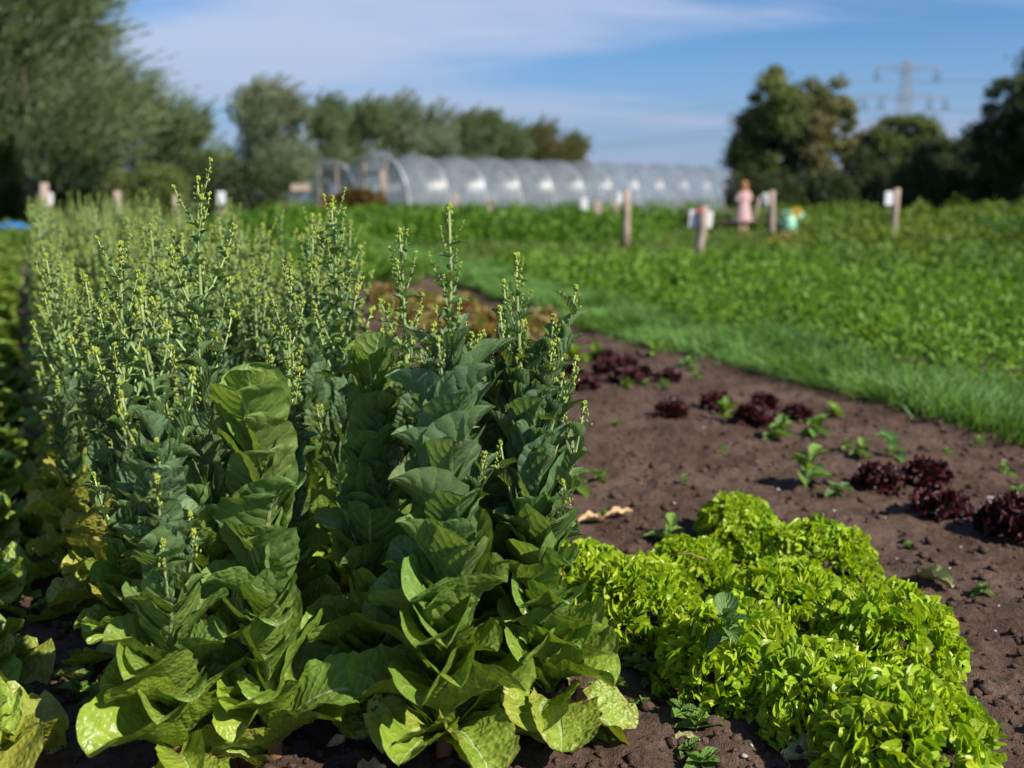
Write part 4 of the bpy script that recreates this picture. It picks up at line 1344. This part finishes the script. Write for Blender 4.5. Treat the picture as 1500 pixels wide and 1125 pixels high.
tree('alder_tree', 'dark low tree right of the one below the pylon', None, 1392, 56, 196, 54, m_dark, 'clump', 15000, 0.04, 844, 0.17, 0, 70)
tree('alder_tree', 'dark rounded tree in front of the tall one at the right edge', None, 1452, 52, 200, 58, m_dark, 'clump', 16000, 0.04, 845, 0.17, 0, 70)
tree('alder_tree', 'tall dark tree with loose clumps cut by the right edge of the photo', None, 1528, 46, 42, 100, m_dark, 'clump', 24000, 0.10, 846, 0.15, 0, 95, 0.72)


def shrub(px, Y, top_py, hw, mat, lab, grp, seed, n=7000):
    c = far(px, 290, Y); H = far(px, top_py, Y).z; Rw = hw / FPX * Y
    root = empty('hedge_shrub', (c.x, Y, -0.06)); tag(root, lab, 'shrub', grp)
    m = MB()
    for i in range(5):
        a = i * 1.26
        m.tube([Vector((0.05 * math.cos(a), .05 * math.sin(a), -.1)), Vector((Rw * .4 * math.cos(a), Rw * .4 * math.sin(a), H * .7))], [.05, .015], 5)
    put('stem', m.mesh('stem', M['bark']), root)
    o = unit(n); rad = rng.random(n) ** .3
    P = o * rad[:, None] * np.array([Rw, Rw * .7, H * .52]) * (1 + .5 * vnoise(o[:, 0] * 3 + seed, o[:, 2] * 3 + o[:, 1], seed % 90))[:, None] + np.array([0, 0, H * .48])
    P[:, 2] = np.maximum(P[:, 2], .02)
    put('crown', blades(P, o + .8 * unit(n), o + .6 * unit(n) + np.array([0, 0, .5]), .16, .10, mat, 'crown'), root)


ORD2 = ORD + ('twelfth', 'thirteenth', 'fourteenth')
k = 0
for px in range(1100, 1580, 40):
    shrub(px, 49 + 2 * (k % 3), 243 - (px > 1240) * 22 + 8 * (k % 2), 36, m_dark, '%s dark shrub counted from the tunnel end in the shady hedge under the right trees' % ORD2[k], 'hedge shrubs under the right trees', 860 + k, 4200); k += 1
for px in range(-20, 400, 42):
    shrub(px, 40 + 2 * (k % 3), 234 - 12 * (k % 3), 50, m_dark if k % 2 else m_green, '%s dark shrub counted from the outer end in the hedge under the left willows' % ORD2[k - 13], 'hedge shrubs under the left willows', 860 + k, 4200); k += 1


# ------------------------------------------------------------------ plastic tunnels
def film_mat():
    t = NT('polythene_film')
    c = t.coord('Object')
    n = t.noise(1.2, 5, 0.6, c)
    streak = t.noise(3.0, 4, 0.6, t.node('ShaderNodeMapping', {'Vector': c, 'Scale': (4.0, 0.5, 0.5)}).outputs[0])
    col = t.mix(t.ramp(n, 0.35, 0.7), (0.22, 0.25, 0.28), (0.38, 0.41, 0.45))
    p = t.pbr(col, 0.27, 0.55, t.bump(streak, 0.3, 0.06))
    tl = t.node('ShaderNodeBsdfTranslucent', {'Color': (0.42, 0.45, 0.48)})
    tr = t.node('ShaderNodeBsdfTransparent', {'Color': (0.86, 0.89, 0.90)})
    a = t.node('ShaderNodeMixShader', {0: 0.30}); t.l.new(p, a.inputs[1]); t.l.new(tl.outputs[0], a.inputs[2])
    b = t.node('ShaderNodeMixShader', {0: t.ramp(streak, 0.3, 0.7, 0.50, 0.74)}); t.l.new(a.outputs[0], b.inputs[1]); t.l.new(tr.outputs[0], b.inputs[2])
    return t.done(b.outputs[0])


M['film'] = film_mat()


def tunnel(label, A, B, W, H, bays):
    d = B - A; Lx = d.length; ang = math.atan2(d.y, d.x)
    root = empty('poly_tunnel', A, ang)
    tag(root, label, 'greenhouse', 'plastic tunnels at the back')
    def arc(k, n=16, s=1.0):
        a = PI * k / n
        # upright sides, round top
        cx, sz = math.cos(a), math.sin(a)
        return (math.copysign(abs(cx) ** .78, cx) * W * s, (sz ** .82) * H * s)
    for i in range(bays + 1):
        x = Lx * i / bays
        put('hoop', MB().tube([Vector((x, *arc(k))) for k in range(17)], 0.042, 6).mesh('hoop', M['steel']), root)
    for i in range(bays):
        V, F = [], []
        nx = 8
        for q in range(nx + 1):
            f = q / nx
            s = 1.012 - 0.10 * math.sin(PI * f)
            for k in range(17): V.append((Lx * (i + f) / bays, *arc(k, 16, s)))
        for q in range(nx):
            for k in range(16): F.append((q * 17 + k, q * 17 + k + 1, (q + 1) * 17 + k + 1, (q + 1) * 17 + k))
        put('film_panel', MB().add(V, F).mesh('film_panel', M['film']), root)
    # end wall at the near mouth: door frame of posts with film beside it
    for y in (-0.30 * W, 0.30 * W):
        put('door_post', MB().box((0.05, y, H * .44), (.12, .14, H * .88)).mesh('door_post', M['pale_wood'], False), root)
    put('door_lintel', MB().box((0.05, 0, H * .70), (.10, W * .58, .14)).mesh('door_lintel', M['pale_wood'], False), root)
    for sgn in (-1, 1):
        V = []; ks = [k for k in range(17) if sgn * arc(k)[0] >= 0.30 * W - 0.01]
        for k in ks: V.append((0.0, *arc(k)))
        c = (0.0, sgn * 0.31 * W, 0.0)
        F = [(len(V), i, i + 1) for i in range(len(V) - 1)]; V.append(c)
        put('end_film', MB().add(V, F).mesh('end_film', M['film'], False), root)
    V = [(Lx, *arc(k)) for k in range(17)] + [(Lx, 0, 0)]
    put('end_film', MB().add(V, [(17, i, i + 1) for i in range(16)]).mesh('end_film', M['film'], False), root)
    for y in (-0.98 * W, .98 * W):
        put('ground_rail', MB().box((Lx / 2, y, 0.12), (Lx, .05, .22)).mesh('ground_rail', M['pale_wood'], False), root)
    # crops growing inside
    n = 6000
    x = rng.random(n) * Lx; yy = (np.floor(rng.random(n) * 4) - 1.5) * W * .42 + rng.normal(size=n) * .18
    z = rng.random(n) * (0.7 + .5 * vnoise(x * .8, yy * 2, 61))
    o = put('tunnel_crop', blades(np.stack([x, yy, z], 1), unit(n) + np.array([0, 0, .4]), unit(n) + np.array([0, 0, 1]), .22, .12, m_far1, 'tunnel_crop'), root)
    o['kind'] = 'stuff'
    return root


A1 = far(548, 290, 58); A1.z = -0.05
B1 = far(1026, 290, 81); B1.z = -0.05
tunnel('larger clear plastic tunnel with a scalloped ridge crossing the middle distance', A1, B1, 3.2, 3.65, 11)
dirv = (B1 - A1).normalized()
A2 = far(480, 290, 66); A2.z = -0.05
tunnel('smaller clear plastic tunnel peeping out behind the mouth of the larger one', A2, A2 + dirv * 26, 3.3, 3.6, 7)


# ------------------------------------------------------------------ posts, signs, table, things
def post(px, top, py, tx, label, r=0.055, Y=None, grp='wooden posts standing in the plots'):
    b = at(px, py) if Y is None else far(px, py, Y)
    b.z = -0.1
    t = far(tx, top, b.y)
    q = random.Random(px)
    m = MB()
    pts = [b.lerp(t, f) + Vector((q.uniform(-.012, .012), q.uniform(-.012, .012), 0)) for f in (0, .33, .66, 1)]
    m.tube([p - b for p in pts], [r * 1.05, r, r * .97, r * .92], 8)
    o = put('wooden_post', m.mesh('wooden_post', M['post'])); o.location = b
    tag(o, label, 'post', grp)
    return b, t


post(916, 278, 362, 917, 'upright wooden post in front of the middle of the tunnel', 0.095)
pb, pt = post(1020, 302, 385, 1033, 'leaning wooden post with white cards, left of the woman', 0.085)
post(1131, 279, 352, 1131, 'upright wooden post right of the woman', 0.095)
post(1304, 276, 378, 1314, 'slightly leaning wooden post at the right with a white tag', 0.075)
post(1098, 288, 340, 1113, 'thin short post just behind the woman', 0.06, 33)
post(64, 268, 330, 64, 'wooden post with white tag above the far end of the bolted bed', 0.10, 22)
post(171, 280, 330, 171, 'wooden post showing above the bolted bed under the large willow', 0.09, 22)
post(257, 286, 330, 257, 'dim post behind the tallest left bud spike', 0.08, 26)
post(322, 284, 330, 322, 'short post topped with white beside the marigolds', 0.08, 28)
post(560, 250, 330, 559, 'tall pale post beside the mouth of the larger tunnel', 0.11, 54)


def card(px, py, Y, w, h, label, name='white_card', mat='white', rz=0.0, th=0.03, cat='sign', grp=None):
    p = far(px, py, Y)
    m = MB().box((0, 0, 0), (w, th, h))
    o = put(name, m.mesh(name, M[mat], False)); o.location = p; o.rotation_euler = (0, R(rz), 0)
    bv = o.modifiers.new('round', 'BEVEL'); bv.width = min(w, h) * .12; bv.segments = 2
    tag(o, label, cat, grp)


card(1017, 321, pb.y + .08, .19, .31, 'white card hanging left of the leaning post', rz=2)
card(1037, 322, pb.y + .25, .16, .30, 'white card half hidden behind the leaning post', rz=6)
card(1302, 291, at(1304, 378).y - .1, .16, .26, 'white tag on the left side of the right-hand post')
card(1123, 292, at(1131, 352).y + .2, .22, .32, 'white tag behind the post right of the woman')
card(909, 290, 28, .2, .3, 'small white tag left of the upright post before the tunnel')
card(72, 292, 22.2, .16, .30, 'white tag on the post above the far left end of the bed')
card(324, 290, 27.8, .24, .34, 'white tag on the short post beside the marigolds')
card(440, 275, 50, 0.95, 0.34, 'pale wooden board fixed beside the smaller tunnel', 'wooden_board', 'pale_wood')
card(1024, 308, pb.y - .08, .07, .09, 'small red clip on the leaning post', 'red_clip', 'red_paint', cat='clip')


def stake(px, top, bot, Y, label, w=.08, mat='white'):
    b = far(px, bot, Y); b.z = -.05; t = far(px, top, Y)
    h = t.z - b.z
    root = empty('plant_stake', b); tag(root, label, 'stake', 'short plant stakes in the plots')
    put('stick', MB().tube([(0, 0, 0), (0, 0, h * .8)], .03, 6).mesh('stick', M['post']), root)
    put('label_tag', MB().box((0, -.03, h * .82), (w * 2.6, .02, h * .34)).mesh('label_tag', M[mat], False), root)


stake(856, 289, 318, 34, 'stake with white head in front of the tunnel, left of the tall post')
stake(876, 293, 322, 32, 'stake with cream head beside the white headed one', mat='pale_wood')
stake(902, 293, 320, 33, 'stake with cream head close to the upright post', mat='pale_wood')
stake(718, 290, 318, 36, 'stake with pale head near the middle of the tunnel', mat='pale_wood')
stake(668, 284, 318, 38, 'stake with pale pink head right of the tall bud spike', mat='pale_wood')
b = at(939, 350); b.z = -.05
tag(put('white_marker', MB().box(b + Vector((0, 0, .2)), (.12, .06, .55)).mesh('white_marker', M['white'], False)), 'short white marker stick on the grass right of the upright post', 'marker')
b = far(205, 312, 24)

# table, dark planks on a frame
tp = far(1075, 300, 33.5); tp.z = -.05
table = empty('picnic_table', tp, R(8)); tag(table, 'long dark wooden table with benches behind the woman', 'table')
for j in range(5):
    put('tabletop_plank', MB().box((0, -.32 + .16 * j, .78 + .004 * (j % 2)), (3.6, .145, .045)).mesh('tabletop_plank', M['dark_wood'], False), table)
for s in (-1, 1):
    for j in range(2):
        put('bench_plank', MB().box((0, s * (.72 + .14 * j), .46 + .003 * j), (3.6, .13, .045)).mesh('bench_plank', M['dark_wood'], False), table)
for x in (-1.4, 0, 1.4):
    for s in (-1, 1):
        put('leg', MB().box((x, s * .38, .38), (.10, .09, .86), M=Matrix.Rotation(-s * .5, 3, 'X')).mesh('leg', M['dark_wood'], False), table)
    put('cross_beam', MB().box((x, 0, .40), (.08, 1.75, .09)).mesh('cross_beam', M['dark_wood'], False), table)

# mint green watering can with a yellow sunflower behind
wc = far(1156, 325, 27); bz = wc.z
can = empty('watering_can', (wc.x, wc.y, bz - .26)); tag(can, 'mint green watering can standing in the crop right of the posts', 'watering can')
put('body', MB().tube([(0, 0, 0), (0, 0, .1), (0, 0, .3), (0, 0, .42)], [.19, .20, .17, .14], 16).mesh('body', M['mint']), can)
put('spout', MB().tube([(.12, 0, .1), (.26, 0, .3), (.36, 0, .5)], [.05, .035, .03], 8).mesh('spout', M['mint']), can)
put('handle', MB().tube([(-.14, 0, .1), (-.30, 0, .3), (-.18, 0, .52), (0, 0, .54), (.1, 0, .42)], .018, 6).mesh('handle', M['mint']), can)
put('stand', MB().box((0, 0, -.32), (.5, .4, .6)).mesh('stand', M['dark_wood'], False), can)
sf = far(1166, 312, 27.6)
fl = empty('sunflower', (sf.x, sf.y, -.05)); tag(fl, 'yellow sunflower head nodding beside the mint watering can', 'flower')
put('stem', MB().tube([(0, 0, 0), (0.02, 0, sf.z * .6), (0, -.05, sf.z + .05)], .016, 6).mesh('stem', M['shoot']), fl)
put('disc', MB().ball((0, -.06, sf.z + .05), (.05, .03, .05), None, 12, 6).mesh('disc', M['hair']), fl)
for i in range(14):
    a = i * 2 * PI / 14
    V, F, uv = leaf_arrays('lance', 0.4, 0.3, 0.2, 0, 0, 5, rows=4, cols=2)
    mm = Matrix(((math.cos(a), -math.sin(a), 0), (0, 0, -1), (math.sin(a), math.cos(a), 0))) * .12
    put('petal', MB().add([mm @ Vector(v) + Vector((math.cos(a) * .06, -.07, sf.z + .05 + math.sin(a) * .06)) for v in V], F.tolist()).mesh('petal', M['yellow_petal']), fl)

bt = far(18, 336, 30)
V, F = [], []
for i in range(13):
    for j in range(7):
        V.append((-.75 + 1.5 * i / 12, -.5 + j / 6, .32 * math.sin(PI * i / 12) ** .6 * math.sin(PI * (j + .5) / 7) + .04 * math.sin(5 * i + 3 * j)))
for i in range(12):
    for j in range(6): F.append((i * 7 + j, (i + 1) * 7 + j, (i + 1) * 7 + j + 1, i * 7 + j + 1))
o = put('blue_tarp', MB().add(V, F).mesh('blue_tarp', M['blue'])); o.location = (bt.x, bt.y, .1)
tag(o, 'crumpled blue tarpaulin on the ground at the far left', 'tarpaulin')


# ------------------------------------------------------------------ the woman at the table
def person():
    p = far(1087, 345, 30.5)
    root = empty('person', (p.x, 30.5, -.04), R(24)); tag(root, 'woman in a pale pink flowered dress standing by the table with her back turned', 'person')
    me = bpy.data.meshes.new('body')
    Vs, E, Rr = [], [], []

    def v(co, r, par=None):
        Vs.append(co); Rr.append(r)
        if par is not None: E.append((par, len(Vs) - 1))
        return len(Vs) - 1
    pel = v((0, 0, .90), .145)
    sp = v((0, .01, 1.08), .125, pel); ch = v((0, 0, 1.25), .145, sp); nk = v((0, 0, 1.405), .055, ch)
    hd = v((0, .02, 1.49), .075, nk); h2 = v((0, .025, 1.57), .098, hd); v((0, .02, 1.64), .07, h2)
    for s in (-1, 1):
        hip = v((s * .09, 0, .84), .10, pel); kn = v((s * .10, .02, .47), .058, hip); cf = v((s * .10, -.02, .33), .056, kn)
        an = v((s * .10, -.01, .09), .036, cf); v((s * .115, .12, .035), .03, an)
        sh = v((s * .165, 0, 1.335), .062, ch); el = v((s * .235, .0, 1.06), .044, sh); wr = v((s * .10, .26, 1.05), .026, el)
        pm = v((s * .055, .315, 1.055), .028, wr)
        for k in range(4):
            f1 = v((s * (.03 + .012 * k), .345, 1.085 - .018 * k), .009, pm)
            v((s * (.005 + .012 * k), .355 - .006 * k, 1.08 - .018 * k), .008, f1)
        th = v((s * .06, .325, 1.095), .010, pm); v((s * .045, .34, 1.115), .008, th)
    me.from_pydata(Vs, E, [])
    me.materials.append(M['skin'])
    body = put('body', me, root)
    sk = body.modifiers.new('skin', 'SKIN')
    lay = me.skin_vertices[0].data
    for i, r in enumerate(Rr): lay[i].radius = (r, r)
    lay[0].use_root = True
    ss = body.modifiers.new('smooth', 'SUBSURF'); ss.levels = 1; ss.render_levels = 1
    # dress: bodice to a flared knee length skirt, with short sleeves
    d = MB()
    prof = [(1.40, .095, .075), (1.36, .19, .105), (1.28, .20, .14), (1.18, .185, .14), (1.08, .17, .135), (.98, .19, .155), (.85, .225, .185), (.70, .25, .205), (.56, .275, .23), (.50, .285, .24)]
    n = 28
    V, F = [], []
    for i, (z, a, b_) in enumerate(prof):
        for k in range(n):
            t = 2 * PI * k / n
            w = 1 + (.06 * max(0, (i - 4)) / 5) * math.sin(7 * t + .4 * i)
            V.append((a * math.cos(t) * w, b_ * math.sin(t) * w, z + .012 * math.sin(3 * t) * (i > 7)))
    for i in range(len(prof) - 1):
        for k in range(n):
            k2 = (k + 1) % n
            F.append((i * n + k, (i + 1) * n + k, (i + 1) * n + k2, i * n + k2))
    d.add(V, F)
    for s in (-1, 1):
        d.tube([(s * .14, 0, 1.36), (s * .20, 0, 1.26), (s * .238, 0, 1.12)], [.075, .078, .075], 12, cap=False)
    put('dress', d.mesh('dress', M['dress']), root)
    h = MB()
    h.ball((0, -.005, 1.575), (.118, .122, .125), None, 14, 10)
    h.ball((0, -.065, 1.45), (.105, .055, .13), None, 12, 8)
    h.ball((0, -.10, 1.60), (.05, .05, .05), None, 10, 6)
    put('hair', h.mesh('hair', M['hair']), root)
    fc = MB()
    for s in (-1, 1): fc.ball((s * .035, .112, 1.555), (.012, .006, .008), None, 8, 5)
    fc.ball((0, .12, 1.525), (.012, .018, .02), None, 8, 5)
    put('face_features', fc.mesh('face_features', M['shoe']), root)
    for s in (-1, 1):
        put('shoe', MB().ball((s * .11, .06, .03), (.05, .13, .04), None, 10, 6).mesh('shoe', M['shoe']), root)


person()


# ------------------------------------------------------------------ pylon and wires
def pylon():
    Y = 360
    c = far(1316, 290, Y)
    H = far(1316, 90, Y).z
    zu, zl = far(1316, 99, Y).z, far(1316, 141, Y).z
    s = Y / FPX
    root = empty('power_pylon', (c.x, Y, -.06), R(6)); tag(root, 'lattice power pylon rising above the trees on the right', 'pylon')
    m = MB()
    wb, wt = 4.2, 1.0
    def w(z): return lerp(wb, wt, min(1, z / H) ** .8)
    zs = [0, 7, 13, 18.5, 23.5, 28, 32, zl, lerp(zl, zu, .5), zu, H]
    for sx in (-1, 1):
        for sy in (-1, 1):
            m.tube([(sx * w(z), sy * w(z), z) for z in zs], .16, 4)
    for a, b in zip(zs[:-1], zs[1:]):
        for sx in (-1, 1):
            m.tube([(-w(a), sx * w(a), a), (w(b), sx * w(b), b)], .10, 4); m.tube([(w(a), sx * w(a), a), (-w(b), sx * w(b), b)], .10, 4)
            m.tube([(sx * w(a), -w(a), a), (sx * w(b), w(b), b)], .10, 4)
            m.tube([(-w(b), sx * w(b), b), (w(b), sx * w(b), b)], .10, 4)
    put('lattice_mast', m.mesh('lattice_mast', M['pylon'], False), root)
    ends = []
    for z, half, offs in ((zu, 52 * s, (44,)), (zl, 64 * s, (36, 60))):
        a = MB()
        for sg in (-1, 1):
            for sy in (-1, 1):
                a.tube([(0, sy * .9, z - 1.2), (sg * half, 0, z)], .13, 4); a.tube([(0, sy * .9, z + 1.0), (sg * half, 0, z)], .13, 4)
            for q in range(1, 6):
                f = q / 6
                a.tube([(sg * half * f, 0, z - 1.2 * (1 - f)), (sg * half * f + sg * half / 12, 0, z + 1.0 * (1 - f))], .08, 4)
        put('crossarm', a.mesh('crossarm', M['pylon'], False), root)
        for o_ in offs:
            for sg in (-1, 1):
                xo = sg * o_ * s
                i_ = MB()
                for e in (-.9, .9):
                    i_.tube([(xo + e * .4, 0, z - .2), (xo + e, 0, z - 4.6)], .22, 6)
                put('insulator_string', i_.mesh('insulator_string', M['insulator']), root)
                ends.append((xo, z - 4.7))
    rm = Matrix.Rotation(R(6), 3, 'Z')
    for i, (xo, z) in enumerate(ends):
        a = rm @ Vector((xo, 0, z)) + Vector((c.x, Y, 0))
        for (dxx, dyy, tag_) in ((215, -330, 'near'), (-330, 330, 'far')):
            b_ = a + Vector((dxx, dyy, 0))
            pts = [a.lerp(b_, t) - Vector((0, 0, 9.0 * 4 * t * (1 - t))) for t in np.linspace(0, 1, 25)]
            o = put('power_line', MB().tube(pts, .055, 4, cap=False).mesh('power_line', M['wire']))
            tag(o, 'thin power line sagging from the pylon towards the right edge' if tag_ == 'near' else 'thin power line sagging from the pylon away behind the trees', 'power line', 'power lines of the pylon')


pylon()
